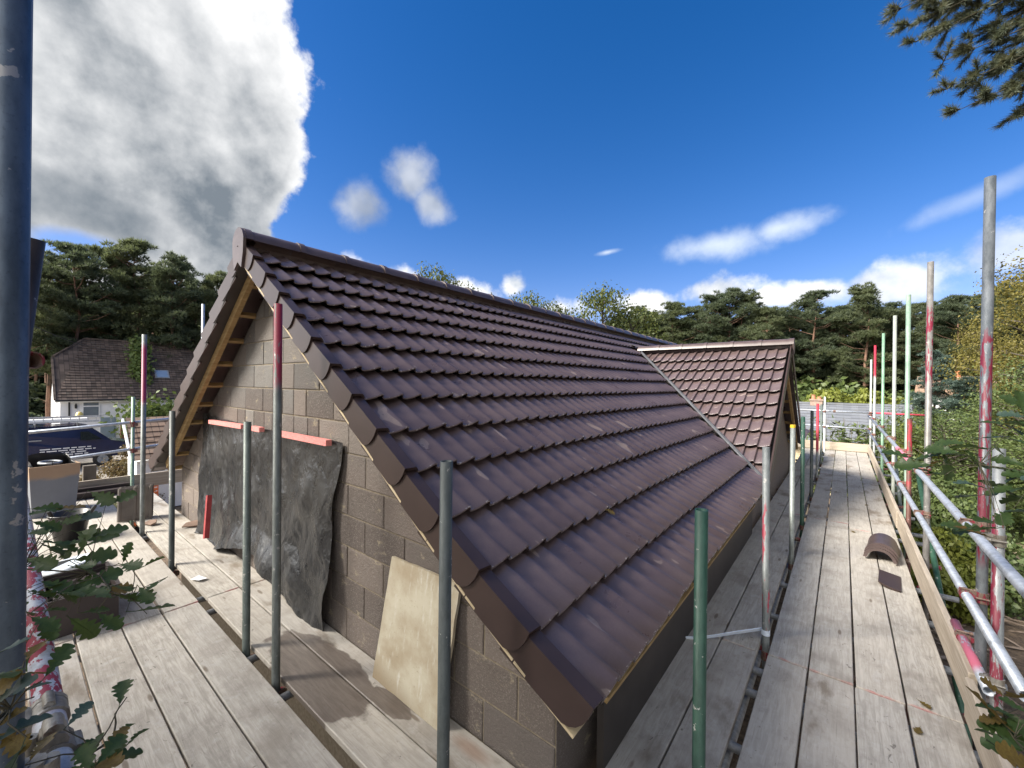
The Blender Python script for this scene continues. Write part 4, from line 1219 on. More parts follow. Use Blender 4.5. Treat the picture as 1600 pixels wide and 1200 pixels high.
# pale tub lid
b = B(); seg = 28; x, y = -5.75, .42
V = []; F = []
rings = [(0, .02), (.20, .02), (.215, .035), (.235, .035), (.24, .0), (.225, .0)]
for r, z in rings:
    for k in range(seg):
        a = 2 * math.pi * k / seg; V.append((r * math.cos(a) * 1.25, r * math.sin(a) * .8, z))
for i in range(len(rings) - 1):
    for k in range(seg):
        k2 = (k + 1) % seg; F.append((i * seg + k, i * seg + k2, (i + 1) * seg + k2, (i + 1) * seg + k))
b.add(V, F, True)
o = b.build('tub_lid', simple('pale_blue_plastic', (.46, .52, .58), (.58, .63, .68), 5, .45), None, Matrix.Translation((x, y, ZD + .06)) @ Matrix.Rotation(R(9), 4, 'X') @ Matrix.Rotation(R(-9), 4, 'Y')); tag(o, 'pale blue grey tub lid lying between the bucket and the crate', 'lid')
o = link('mixing_tray', slab_mesh('mixing_tray', (.5, .32, .05), MAT['black_plastic'], .012, 2), None, Matrix.Translation((-5.75, .42, ZD + .028))); tag(o, 'black tray under the pale lid', 'tray')
# rubble sack / cardboard box with black liner
def sackbox():
    x, y = -8.55, .42
    t = thing('cardboard_box', 'open grey and tan box with a black liner folded out of its top', 'box', (x, y, ZD))
    M = Matrix.Translation((x, y, ZD)) @ Matrix.Rotation(R(8), 4, 'Z')
    m, g, bb = newmat('grey_tan_cardboard'); p = g.tc(); z = g.sep(g.pos())[2]; n = g.noise(p, 5, 4, .6)
    k = g.mr(g.m('ADD', z, g.m('MULTIPLY', n, .12)), -1.32, -1.24)
    fin(g, bb, g.mix(k, g.mix(n, (.17, .18, .20), (.24, .25, .27)), g.mix(n, (.33, .22, .14), (.42, .30, .20))), .85)
    b = B(); w, d, h = .27, .24, .68; tp = .04
    V = []; F = []
    def ring(a, c, z): return [(-a, -c, z), (a, -c, z), (a, c, z), (-a, c, z)]
    rs = [ring(w - tp, d - tp, .0), ring(w, d, h), ring(w - .015, d - .015, h), ring(w - tp - .015, d - tp - .015, .02)]
    for r_ in rs: V += r_
    for i in range(3):
        for k_ in range(4): F.append((i * 4 + k_, i * 4 + (k_ + 1) % 4, (i + 1) * 4 + (k_ + 1) % 4, (i + 1) * 4 + k_))
    F += [(3, 2, 1, 0), (12, 13, 14, 15)]
    b.add(V, F); b.build('carton', m, t, M)
    b = B()       # liner: crumpled skirt rising and folding over
    n1 = 40
    V = []
    for j in range(7):
        for i in range(n1):
            a = 2 * math.pi * i / n1
            px = max(-1, min(1, 1.35 * math.cos(a))) * (w - .02); py = max(-1, min(1, 1.35 * math.sin(a))) * (d - .02)
            f_ = j / 6
            back = .5 - .5 * math.cos(a - .1)
            zz = h - .12 + f_ * (.12 + .15 * back) + .02 * mnoise.noise(Vector((i * .5, j * .7, 1)))
            s_ = 1 - .12 * f_ + .05 * mnoise.noise(Vector((i * .4, j * .5, 5)))
            if j == 6: zz -= .03; s_ *= 1.04
            V.append((px * s_, py * s_, zz))
    F = [(j * n1 + i, j * n1 + (i + 1) % n1, (j + 1) * n1 + (i + 1) % n1, (j + 1) * n1 + i) for j in range(6) for i in range(n1)]
    b.add(V, F, True); b.build('liner', MAT['black_plastic'], t, M)
    b = B(); b.tube([(.1 * math.cos(a) * 1.5, .1 * math.sin(a), h + .01) for a in np.linspace(0, 6.2, 24)], .018, 8); b.build('hose_coil', MAT['galv'], t, M)
sackbox()
# scrap of white paper in the slot and a tan leaf on the roof, dead leaves on the deck
b = B(); b.add([(-.06, -.03, .004), (.05, -.04, .012), (.07, .03, .004), (-.04, .035, .015)], [(0, 1, 2, 3)])
o = b.build('paper_scrap', MAT['white_gloss'], None, Matrix.Translation((-4.63, 1.15, ZD + .012)) @ Matrix.Rotation(R(25), 4, 'Z')); tag(o, 'torn scrap of white paper beside the deck slot', 'paper')
# ------------------------------------------------------------------ vegetation
def tri_cloud(C, D, size, wid, spread, k, rg):
    """k thin triangles at every point of C (n,3), fanned about the direction D (n,3)"""
    n = len(C)
    C = np.repeat(C, k, 0); D = np.repeat(D, k, 0)
    d = D + rg.normal(0, spread, (n * k, 3)); d /= np.linalg.norm(d, axis=1)[:, None] + 1e-9
    s = np.cross(d, rg.normal(0, 1, (n * k, 3))); s /= np.linalg.norm(s, axis=1)[:, None] + 1e-9
    L = size * rg.uniform(.6, 1.25, (n * k, 1)); W = wid * rg.uniform(.7, 1.3, (n * k, 1))
    a = C - s * W / 2; b = C + s * W / 2; c = C + d * L
    V = np.stack([a, b, c], 1).reshape(-1, 3)
    F = np.arange(len(V)).reshape(-1, 3)
    return V, F
def quad_cloud(C, Nrm, size, rg, asp=.65, jit=.7):
    n = len(C)
    nn = Nrm + rg.normal(0, jit, (n, 3)); nn /= np.linalg.norm(nn, axis=1)[:, None] + 1e-9
    a = np.cross(nn, rg.normal(0, 1, (n, 3))); a /= np.linalg.norm(a, axis=1)[:, None] + 1e-9
    b = np.cross(nn, a)
    L = size * rg.uniform(.55, 1.3, (n, 1)) / 2
    # pointed leaf: four corners, bent along the middle
    p0 = C - a * L; p1 = C + b * L * asp + nn * L * .15; p2 = C + a * L; p3 = C - b * L * asp + nn * L * .15
    V = np.stack([p0, p1, p2, p3], 1).reshape(-1, 3)
    F = np.arange(len(V)).reshape(-1, 4)
    return V, F

def pine_proto(seed, H=20, mat='pine', crown_from=.42, full=1.0):
    rg = np.random.default_rng(seed); rnd = random.Random(seed)
    tr = B()
    bend = [Vector((rnd.gauss(0, .25) * (i / 6), rnd.gauss(0, .25) * (i / 6), H * .97 * i / 6)) for i in range(7)]
    tr.tube(bend, [.24, .21, .185, .16, .12, .075, .03], 8)
    def at(z):
        f = z / (H * .97) * 6; i = min(5, int(f)); return bend[i].lerp(bend[i + 1], f - i)
    Cs, Ds = [], []
    nl = int(40 * full)
    for q in range(nl):
        t = (q + rnd.random()) / nl
        z = H * (crown_from + (1 - crown_from) * t)
        L = (.7 + 2.5 * math.sin(math.pi * min(1, (1 - t) * .74 + .06)) ** .9) * rnd.uniform(.6, 1.25) * H / 20
        if t > .72: L *= 1.0 - 1.6 * (t - .72)
        a = rnd.uniform(0, 2 * math.pi)
        p = at(min(z, H * .96)); el = rnd.uniform(-.02, .45) + .25 * t
        d = Vector((math.cos(a) * math.cos(el), math.sin(a) * math.cos(el), math.sin(el)))
        e = p + d * L
        m_ = p + d * L * .5 + Vector((0, 0, -.12 * L * rnd.random()))
        tr.tube([p, m_, e], [.055, .04, .015], 5, cap=False)
        # cloud-like pads of needles, flat underneath
        for w in range(rnd.randint(4, 7)):
            c = p.lerp(e, rnd.uniform(.45, 1.05)) + Vector((rnd.gauss(0, .5), rnd.gauss(0, .5), rnd.uniform(-.15, .85)))
            r = rnd.uniform(.45, 1.0) * H / 20 * (1.12 - .55 * t)
            m = int(60 * r * r) + 18
            u = rg.normal(0, 1, (m, 3)); u /= np.linalg.norm(u, axis=1)[:, None]
            u[:, 2] = np.abs(u[:, 2]) * 1.0 - .22
            rad = rg.uniform(.55, 1.0, (m, 1)) ** .5
            Cs.append(np.array(c) + u * rad * np.array([r, r, r * .72])); Ds.append(u * np.array([1, 1, .8]) + np.array([0, 0, .45]))
    for q in range(7):   # dead snags on the bare trunk
        z = H * rnd.uniform(.15, crown_from); p = at(z); a = rnd.uniform(0, 6.28); L = rnd.uniform(.4, 1.6)
        tr.tube([p, p + Vector((math.cos(a) * L, math.sin(a) * L, rnd.uniform(-.2, .35) * L))], [.03, .01], 4, cap=False)
    V, F = tri_cloud(np.concatenate(Cs), np.concatenate(Ds), .42 * H / 20, .085 * H / 20, .5, 4, rg)
    return tr.mesh('trunk', MAT['bark']), npmesh('crown', V, F, MAT[mat])

def broad_proto(seed, H=10, W=3.6, mat='oak', leaf=.26, n=60, per=90, trunk='bark_grey', low=.25, holes=.0):
    rg = np.random.default_rng(seed); rnd = random.Random(seed)
    tr = B()
    base = [Vector((0, 0, 0)), Vector((.05, .03, H * .25)), Vector((-.05, .08, H * .55)), Vector((0, 0, H * .9))]
    tr.tube(base, [H * .022, H * .018, H * .012, H * .004], 8)
    Cs, Ns = [], []
    for q in range(n):
        t = rnd.random()
        z = H * (low + (1 - low) * t)
        rad = W * math.sin(math.pi * min(1, .12 + .80 * t + .0)) ** .7
        a = rnd.uniform(0, 6.283); rr = rad * rnd.uniform(.25, 1.0) ** .6
        c = np.array([math.cos(a) * rr, math.sin(a) * rr, z])
        p = Vector((0, 0, max(.1, z - rr * rnd.uniform(.4, .9))))
        tr.tube([p, p.lerp(Vector(c), .5) + Vector((0, 0, .1 * rr)), Vector(c)], [H * .006, H * .004, H * .0015], 4, cap=False)
        r = rnd.uniform(.10, .19) * H * (1 if W > .3 * H else .7)
        u = rg.normal(0, 1, (per, 3)); u /= np.linalg.norm(u, axis=1)[:, None]
        Cs.append(c + u * r * rg.uniform(.35, 1.0, (per, 1)) * np.array([1, 1, .7])); Ns.append(u + np.array([0, 0, .6]))
    V, F = quad_cloud(np.concatenate(Cs), np.concatenate(Ns), leaf, rg)
    return tr.mesh('trunk', MAT[trunk]), npmesh('crown', V, F, MAT[mat])

def bush_proto(seed, mat, leaf=.10, n=26, per=170, flat=.75, stalk=True, asp=.6):
    """unit sized bush: radius 1, height about 1.4"""
    rg = np.random.default_rng(seed); rnd = random.Random(seed)
    tr = B(); Cs, Ns = [], []
    for q in range(n):
        a = rnd.uniform(0, 6.283); el = math.asin(rnd.uniform(-.05, 1)); rr = rnd.uniform(.45, .85)
        c = np.array([math.cos(a) * math.cos(el) * rr, math.sin(a) * math.cos(el) * rr, .25 + math.sin(el) * rr * 1.1])
        tr.tube([(0, 0, 0), (c[0] * .4, c[1] * .4, c[2] * .6), tuple(c)], [.03, .02, .006], 4, cap=False)
        r = rnd.uniform(.22, .40)
        u = rg.normal(0, 1, (per, 3)); u /= np.linalg.norm(u, axis=1)[:, None]
        Cs.append(c + u * r * rg.uniform(.5, 1.0, (per, 1)) * np.array([1, 1, flat])); Ns.append(u + np.array([0, 0, .5]))
    V, F = quad_cloud(np.concatenate(Cs), np.concatenate(Ns), leaf, rg, asp)
    V[:, 2] = np.maximum(V[:, 2], .01)
    return tr.mesh('stems', MAT['bark_grey']), npmesh('foliage', V, F, MAT[mat])

def polar(az, dist):
    return dist * math.sin(R(az)), dist * math.cos(R(az))
def plant(proto, name, label, cat, x, y, s=(1, 1, 1), rz=None, group=None, parts=('trunk', 'crown'), z=None):
    t = thing(name, label, cat, (x, y, gz(x, y) - .05 if z is None else z), group, rotz=random.uniform(0, 6.28) if rz is None else rz)
    t.scale = s if isinstance(s, (tuple, list)) else (s, s, s)
    for nm, me in zip(parts, proto):
        link(nm, me, t, local=True)
    return t

PP = [pine_proto(11 + i, mat=('pine' if i % 3 else 'pine_dark'), crown_from=(.36, .30, .40, .34, .27)[i], full=(1, 1.1, .9, 1.05, 1.2)[i]) for i in range(5)]
PD = [pine_proto(31 + i, mat='pine_dark', crown_from=(.40, .34, .44)[i]) for i in range(3)]
ORD = ['first', 'second', 'third', 'fourth', 'fifth', 'sixth', 'seventh', 'eighth', 'ninth', 'tenth', 'eleventh', 'twelfth', 'thirteenth', 'fourteenth', 'fifteenth', 'sixteenth']
# left wood behind the brown-roofed house: azimuth, distance, elevation of the top (degrees)
LW = [(-89.2, 44, 11.2), (-87.3, 47, 11.0), (-85.6, 45, 12.0), (-84.0, 47, 12.5), (-81.6, 46, 13.7), (-80.0, 50, 11.4), (-78.5, 45, 13.1), (-76.6, 49, 11.0), (-74.9, 46, 11.9), (-72.8, 48, 12.2), (-70.5, 46, 11.5)]
for i, (az, d, el) in enumerate(LW):
    x, y = polar(az, d); H = d * math.tan(R(el)) + 4.4
    plant(PP[(i * 2 + 1) % 5], 'pine_tree', f'tall Scots pine in the left wood, {ORD[i]} of its front row counted from the left', 'tree', x, y, (H / 20 * .95, H / 20 * .95, H / 20), group='pines of the left wood')
for i in range(26):
    az = -92 + 26 * (i + random.random()) / 26; d = random.uniform(53, 70); el = random.uniform(7.8, 10.4)
    x, y = polar(az, d); H = d * math.tan(R(el)) + 4.4
    plant(PD[i % 3], 'pine_tree', 'dark pine deep in the left wood behind its front row', 'tree', x, y, H / 20, group='pines deep in the left wood')
# right wood
RW = [(-24.0, 70, 8.6), (-21.8, 66, 10.2), (-19.8, 68, 9.2), (-17.6, 66, 10.6), (-15.4, 68, 9.9), (-13.2, 66, 10.8), (-11.3, 65, 11.6), (-9.6, 66, 10.9), (-7.2, 63, 9.2), (-5.0, 68, 8.8), (-2.6, 66, 10.5), (-.6, 68, 8.6), (1.8, 65, 10.3), (4.0, 68, 7.4), (6.2, 66, 8.3), (8.4, 64, 8.6), (10.6, 66, 7.8), (13.0, 66, 8.8), (16, 66, 9)]
ORD += ['seventeenth', 'eighteenth', 'nineteenth']
for i, (az, d, el) in enumerate(RW):
    x, y = polar(az, d); H = d * math.tan(R(el)) + 5.2
    plant(PP[(i * 3) % 5], 'pine_tree', f'Scots pine on the right skyline, {ORD[i]} of its row counted from the left', 'tree', x, y, (H / 20 * 1.12, H / 20 * 1.12, H / 20), group='pines of the right wood')
for i in range(34):
    az = -44 + 62 * (i + random.random()) / 34; d = random.uniform(76, 96); el = random.uniform(6.6, 8.6) if az > -26 else random.uniform(5, 7)
    x, y = polar(az, d); H = d * math.tan(R(el)) + 5.2
    plant(PD[i % 3], 'pine_tree', 'dark pine deep in the right wood behind its front row', 'tree', x, y, (H / 20 * 1.15, H / 20 * 1.15, H / 20), group='pines deep in the right wood')
for i in range(20):
    az = -27 + 42 * (i + .5) / 20; d = 73 + 3 * (i % 2); el = random.uniform(7.6, 9.2)
    x, y = polar(az, d); H = d * math.tan(R(el)) + 5.2
    plant(PP[(i * 2) % 5], 'pine_tree', 'sunlit pine filling a gap just behind the front row of the right wood', 'tree', x, y, (H / 20 * 1.3, H / 20 * 1.3, H / 20), group='gap filling pines of the right wood')
# undergrowth masses that close the woods near the ground
SH = [bush_proto(51, 'shrub', .16, 30, 150), bush_proto(52, 'shrub', .13, 30, 170), bush_proto(53, 'pine_dark', .16, 30, 150)]
SP = ('stems', 'foliage')
for i in range(20):
    az = -93 + 27 * i / 19; x, y = polar(az, random.uniform(50, 56))
    plant(SH[2], 'undergrowth_bush', 'dark undergrowth bush between the trunks of the left wood', 'bush', x, y, (4, 4, random.uniform(2.2, 4.4)), group='undergrowth of the left wood', parts=SP)
for i in range(22):
    az = -26 + 42 * i / 21; x, y = polar(az, random.uniform(60, 72))
    plant(SH[i % 3], 'undergrowth_bush', 'dark undergrowth bush between the trunks of the right wood', 'bush', x, y, (5, 5, random.uniform(3, 5.5)), group='undergrowth of the right wood', parts=SP)
for i in range(26):
    az = -44 + 64 * i / 25; x, y = polar(az, random.uniform(84, 100))
    plant(SH[2], 'undergrowth_bush', 'dark undergrowth bush closing the back of the right wood', 'bush', x, y, (6, 6, random.uniform(5, 7)), group='undergrowth at the back of the right wood', parts=SP)
for i in range(14):
    az = -93 + 27 * i / 13; x, y = polar(az, random.uniform(64, 74))
    plant(SH[2], 'undergrowth_bush', 'dark undergrowth bush closing the back of the left wood', 'bush', x, y, (5, 5, random.uniform(4, 6)), group='undergrowth at the back of the left wood', parts=SP)
# broadleaved trees
OA = [broad_proto(61, 10, 3.4, 'oak', .24, 56, 110), broad_proto(62, 10, 3.0, 'oak', .24, 50, 120), broad_proto(63, 10, 3.2, 'birch', .13, 80, 260), broad_proto(64, 10, 4.2, 'shrub', .15, 80, 300, low=.08)]
def btree(p, name, label, az, d, el, w=1.0, group=None):
    x, y = polar(az, d); H = d * math.tan(R(el)) - gz(x, y)
    return plant(OA[p], name, label, 'tree', x, y, (H / 10 * w, H / 10 * w, H / 10), group=group)
btree(0, 'oak_tree', 'open crowned oak with sky showing through, rising behind the main ridge', -26.6, 36, 12.5, .72)
btree(1, 'oak_tree', 'rounded lower oak beside the open crowned one behind the ridge', -22.8, 38, 10.0, .95)
btree(0, 'oak_tree', 'tip of an oak just peeking over the middle of the roof ridge', -36.6, 36, 12.0, .62)
btree(1, 'oak_tree', 'highest tuft of leaves peeking over the roof ridge left of its middle', -49.5, 36, 14.6, .6)
btree(0, 'oak_tree', 'small leafy tip peeking over the ridge right of the highest tuft', -45.2, 36, 12.9, .5)
btree(1, 'oak_tree', 'yellowish leafy top peeking over the ridge near the open oak', -33.4, 37, 10.6, .6)
btree(2, 'birch_tree', 'yellowing birch with drooping twigs at the right edge', 14.2, 34, 10.4, .95)
btree(2, 'birch_tree', 'lower golden birch behind the tallest scaffold pole', 10.4, 44, 5.6, .75)
btree(3, 'leafy_tree', 'dense dark leafy tree at the right edge behind the branch', 13.8, 24, 2.0, 1.0)
btree(3, 'leafy_tree', 'bushy green tree left of the garden lawn', 7.6, 22, -2.5, 1.5)
# blue-green conifers and yellow-green shrubs behind the grey roof
BP = pine_proto(71, 20, 'blue_pine', .06, 1.5)
for az, d, el, w, lab in ((6.9, 42, 3.4, .9, 'pale green bushy conifer right of the thin poles'), (9.0, 34, .9, 1.1, 'blue green conifer between the two big red marked poles'), (6.2, 30, -1.0, 1.0, 'low blue green conifer behind the lapped poles'), (12.4, 36, 2.0, 1.0, 'blue green conifer at the right edge below the birch')):
    x, y = polar(az, d); H = d * math.tan(R(el)) - gz(x, y)
    plant(BP, 'conifer_tree', lab, 'tree', x, y, (H / 20 * 1.25 * w, H / 20 * 1.25 * w, H / 20))
LB = [bush_proto(81, 'lime', .10, 36, 420), bush_proto(82, 'lime', .09, 36, 460)]
for az, d, el, r, lab in ((-2.6, 43, .4, 2.6, 'yellow green shrub left behind the chimney of the grey roof'), (-.6, 42, .9, 2.8, 'bright yellow green shrub right above the chimney of the grey roof'), (1.4, 43, .6, 2.6, 'yellow green shrub right of the chimney'), (3.4, 44, -.2, 2.6, 'duller yellow green shrub behind the thin far poles'), (5.0, 45, -.4, 2.4, 'small yellow green shrub at the right end of the lime coloured row')):
    x, y = polar(az, d); H = d * math.tan(R(el)) - gz(x, y)
    plant(LB[int(d) % 2], 'lime_shrub', lab, 'bush', x, y, (r, r, H / 1.45), parts=SP, group='yellow green shrubs behind the grey roof')
# garden bushes right of the scaffold
GB = [(6.3, 16, -6.0, 1.7, 'shrub', 'glossy green bush directly behind the lower guard rail'), (8.2, 14, -8.4, 1.3, 'shrub', 'green bush between the lapped poles and the lawn'), (4.6, 20, -4.6, 1.8, 'shrub', 'green bush at the corner of the grey roofed house'),
        (7.0, 12.5, -12.5, 1.0, 'lime', 'yellow green bush low behind the guard rails'),
       (5.2, 24, -2.0, 1.8, 'lime', 'yellowish bush right of the grey roof verge'), (10.4, 26, -2.6, 2.0, 'lime', 'yellow green hedge bush beyond the lawn'), (12.6, 27, -2.2, 2.2, 'shrub', 'dark hedge bush beyond the lawn')]
BPR = {'shrub': [bush_proto(91, 'shrub', .062, 34, 520), bush_proto(92, 'shrub', .075, 34, 420)], 'autumn': [bush_proto(93, 'autumn', .06, 30, 380)], 'lime': LB}
for i, (az, d, el, r, k, lab) in enumerate(GB):
    x, y = polar(az, d); H = d * math.tan(R(el)) - gz(x, y)
    plant(BPR[k][i % len(BPR[k])], 'garden_bush', lab, 'bush', x, y, (r, r, max(.4, H / 1.45)), parts=SP)
# long leaved laurel seen over the far toe board
rg = np.random.default_rng(5); tr = B(); Cs = []; Ds = []
for i in range(60):
    x = rg.uniform(-1.0, 1.2); y = rg.uniform(-.6, .6); h = rg.uniform(2.7, 3.95)
    tr.tube([(x, y, 0), (x + rg.normal(0, .1), y, h)], [.02, .008], 4, cap=False)
    m = 26; zz = rg.uniform(.9, h, m); Cs.append(np.stack([x + rg.normal(0, .08, m), y + rg.normal(0, .08, m), zz], 1)); Ds.append(rg.normal(0, 1, (m, 3)) * np.array([1, 1, .5]) + np.array([0, 0, .3]))
V, F = tri_cloud(np.concatenate(Cs), np.concatenate(Ds), .34, .075, .2, 2, rg)
plant((tr.mesh('stems', MAT['bark_grey']), npmesh('foliage', V, F, MAT['shrub'])), 'laurel_bush', 'long leaved green bush showing over the far toe board', 'bush', -.1, 20, 1, rz=0, parts=SP)
# left garden
GL = [(-19.5, 2.3, 1.1, -2.25, 'autumn', 'reddening shrub in front of the blue van'), (-18.5, 3.0, 1.2, -2.6, 'autumn', 'brown and green shrub beside the tiled porch'), (-21.5, 3.6, 1.1, -1.9, 'autumn', 'rusty leaved shrub under the white house wall'),
      (-15.2, 1.75, .75, -2.75, 'cream', 'pale cream variegated bush behind the end toe board'), (-15.6, 2.35, .7, -2.85, 'cream', 'pale variegated bush right beside the orange mesh'), (-14.8, 1.1, .6, -3.0, 'cream', 'small pale variegated bush left behind the cardboard box')]
CB = bush_proto(95, 'cream_bush', .075, 32, 200)
for x, y, r, top, k, lab in GL:
    H = top - gz(x, y)
    plant(CB if k == 'cream' else BPR['autumn'][0], 'garden_bush', lab, 'bush', x, y, (r, r, H / 1.45), parts=SP)
for (x, y, top, r, lab) in ((-33, .2, -.4, 1.3, 'dark conifer bush left of the white house gable'), (-31.5, -1.2, .4, 1.6, 'dark conifer half hidden by the big left pole')):
    plant(SH[2], 'conifer_bush', lab, 'bush', x, y, (r, r, (top + 4.2) / 1.45), parts=SP)

# pines of the plot on the camera's right and behind it (outside the picture)
for i, (az, d, H) in enumerate(((27, 26, 18), (36, 21, 19), (47, 18, 18), (59, 17, 20), (73, 19, 18), (88, 18, 19), (104, 20, 18), (124, 22, 17), (146, 27, 17), (170, 27, 15))):
    x, y = polar(az, d)
    plant(PP[i % 5], 'pine_tree', f'tall garden pine standing right of and behind the scaffold, {ORD[i]} of its ring', 'tree', x, y, (H / 20 * 1.3, H / 20 * 1.3, H / 20), group='pines around the plot')
# the oak beside the scaffold (outside the picture on the left)
rear_oak = broad_proto(99, 14, 5.2, 'oak', .55, 90, 90, low=.30)
plant(rear_oak, 'oak_tree', 'big oak standing beside the scaffold behind the camera', 'tree', -5.5, -9.5, (1.0, .9, 1.0), rz=.4)

# ------------------------------------------------------------------ neighbour houses
def tiled_slope(b, e0, e1, r0_, r1_, n, th=.03):
    """courses from the eaves edge e0-e1 up to the ridge edge r0-r1, each course a wedge"""
    e0, e1, r0_, r1_ = map(Vector, (e0, e1, r0_, r1_))
    nrm = (e1 - e0).cross(r0_ - e0).normalized()
    if nrm.z < 0: nrm = -nrm
    for k in range(n):
        t0, t1 = k / n, min(1, (k + 1.15) / n)
        a, c = e0.lerp(r0_, t0), e1.lerp(r1_, t0); d, e = e1.lerp(r1_, t1), e0.lerp(r0_, t1)
        b.add([a, c, a + nrm * th, c + nrm * th, d + nrm * .004, e + nrm * .004], [(0, 1, 3, 2), (2, 3, 4, 5)])
def tile_roof_mat(name, c1, c2, sx, sy, axis='y', jo=.7):
    m, g, b = newmat(name)
    p = g.pos(); X, Y, Z = g.sep(p)
    u = Y if axis == 'y' else X
    vv = g.N('ShaderNodeCombineXYZ'); g.put(vv.inputs[0], g.m('FLOOR', g.m('MULTIPLY', u, sx))); g.put(vv.inputs[1], g.m('FLOOR', g.m('MULTIPLY', Z, sy)))
    w = g.N('ShaderNodeTexWhiteNoise'); g.put(w.inputs[0], vv.outputs[0])
    n = g.noise(p, 2.5, 5, .6)
    c = g.mix(w.outputs[0], c1, c2)
    c = g.mix(g.mr(n, .55, .75, 0, .5), c, (.16, .14, .11))
    gap = g.m('LESS_THAN', g.m('FRACT', g.m('MULTIPLY', u, sx)), .10)
    c = g.mix(g.m('MULTIPLY', gap, jo), c, (.015, .013, .012))
    fin(g, b, c, .9, g.bump(n, .3, .01))
    return m
wh = thing('white_house', 'white rendered chalet house with a dark brown tiled roof in front of the left wood', 'house', (-43.5, 8, -4.2))
rm = tile_roof_mat('brown_roof_tiles', (.050, .036, .029), (.135, .098, .078), 4.2, 6)
b = B()
ev, rd = -1.38, 2.92
tiled_slope(b, (-39.3, 2.1, ev), (-39.3, 17.5, ev), (-43.5, 3.75, rd), (-43.5, 17.5, rd), 24, .055)
b.add([(-39.3, 2.1, ev), (-42.1, 2.1, 1.50), (-43.5, 3.75, rd)], [(0, 1, 2)])
roofp = b.build('roof', rm, wh, fix=False)
b = B(); b.add([(-43.5, 3.75, rd), (-42.1, 2.1, 1.50), (-44.9, 2.1, 1.50)], [(0, 1, 2)]); b.rail((-43.5, 3.75, rd + .04), (-42.1, 2.15, 1.50 + .04), .16, .10); b.rail((-42.05, 2.1, 1.47), (-39.28, 2.1, ev + .02), .12, .10)
b.add([(-43.5, 3.75, rd), (-43.5, 17.5, rd), (-47.7, 17.5, ev), (-47.7, 2.1, ev), (-44.9, 2.1, 1.5)], [(0, 1, 2, 3, 4)])
b.build('hip', rm, wh, fix=False)
b = B(); b.rail((-43.5, 3.7, rd + .05), (-43.5, 17.5, rd + .05), .22, .14); b.build('ridge', rm, wh)
b = B(); b.prism([(2.35, -4.3), (17.3, -4.3), (17.3, ev - .08), (2.35, ev - .08)], (-1, 0, 0), 8.0, (-39.6, 0, 0), (0, 1, 0), (0, 0, 1))
b.add([(-39.6, 2.34, ev - .1), (-42.2, 2.34, 1.42), (-44.8, 2.34, 1.42), (-47.4, 2.34, ev - .1)], [(0, 1, 2, 3)])
b.build('wall', MAT['white_wall'], wh, fix=False)
b = B(); b.box((-39.36, 2.1, ev - .14), (-39.30, 17.5, ev + .02)); b.build('fascia', MAT['white_gloss'], wh)
b = B(); b.tube([(-39.26, 2.12, ev - .02), (-39.26, 17.5, ev - .02)], .06, 8); b.build('gutter', MAT['black_plastic'], wh)
b = B(); b.tube([(-39.53, 2.75, ev - .1), (-39.53, 2.75, -4.2)], .045, 8); b.build('downpipe', MAT['black_plastic'], wh)
wdw = B(); wdw.box((-39.60, 3.32, -2.62), (-39.55, 4.20, -1.50)); wf_ = wdw.build('window', MAT['white_gloss'], wh)
glass = simple('window_glass', (.10, .13, .16), (.16, .20, .24), 1.5, .08, 0, spec=.8)
b = B(); b.box((-39.548, 3.40, -1.78), (-39.542, 4.12, -1.58)); b.build('pane', glass, wf_)
b = B(); b.box((-39.548, 3.40, -2.54), (-39.542, 4.12, -1.86)); b.build('pane', glass, wf_)
b = B(); b.tube([(-39.52, 3.05, -1.95), (-39.52, 3.05, -1.75), (-39.46, 3.05, -1.62)], [.05, .065, .02], 8); b.build('wall_lamp', MAT['black_plastic'], wh)
b = B(); b.box((-39.60, 4.22, -4.2), (-39.55, 4.95, -2.62)); b.build('door', simple('blue_grey_door', (.22, .29, .34), (.26, .33, .38), 3, .5), wh)
sk = B(); sk.prism([(7.30, 0), (8.15, 0), (8.15, .85), (7.30, .85)], (.72, 0, .69), .06, (-40.75, 0, .12), (0, 1, 0), (-.69, 0, .72)); so_ = sk.build('skylight', MAT['galv'], wh)
sk = B(); sk.prism([(7.40, .09), (8.05, .09), (8.05, .76), (7.40, .76)], (.72, 0, .69), .02, (-40.75 + .72 * .055, 0, .12 + .69 * .055), (0, 1, 0), (-.69, 0, .72)); sk.build('pane', simple('skylight_glass', (.20, .28, .40), (.26, .34, .46), 1, .1, 0, spec=.9), so_)
# ivy climbing the house
rg = np.random.default_rng(8); m = 2600
t = rg.uniform(0, 1, m); sp = .55 + .9 * np.clip(.45 - t, 0, 1)
C = np.stack([-38.9 - 3.2 * t + rg.normal(0, .15, m), 6.55 + rg.normal(0, 1, m) * sp * .5, -4 + 7.0 * t + rg.normal(0, .2, m)], 1)
C2 = np.stack([-37.5 + rg.normal(0, .4, m), 6.6 + rg.normal(0, .75, m), -2.9 + rg.normal(0, .65, m)], 1)
V, F = quad_cloud(np.concatenate([C, C2]), np.tile(np.array([[1.0, -.2, .5]]), (2 * m, 1)), .30, rg)
iv = thing('ivy_plant', 'light green ivy climbing the roof of the white house', 'climber', (-38, 6.5, -4.2))
link('foliage', npmesh('foliage', V, F, MAT['ivy']), iv); b = B(); b.tube([(-38.4, 6.55, -4.2), (-38.9, 6.55, -1.0), (-41, 6.55, 1.2)], [.06, .05, .02], 5); b.build('stem', MAT['twig'], iv)
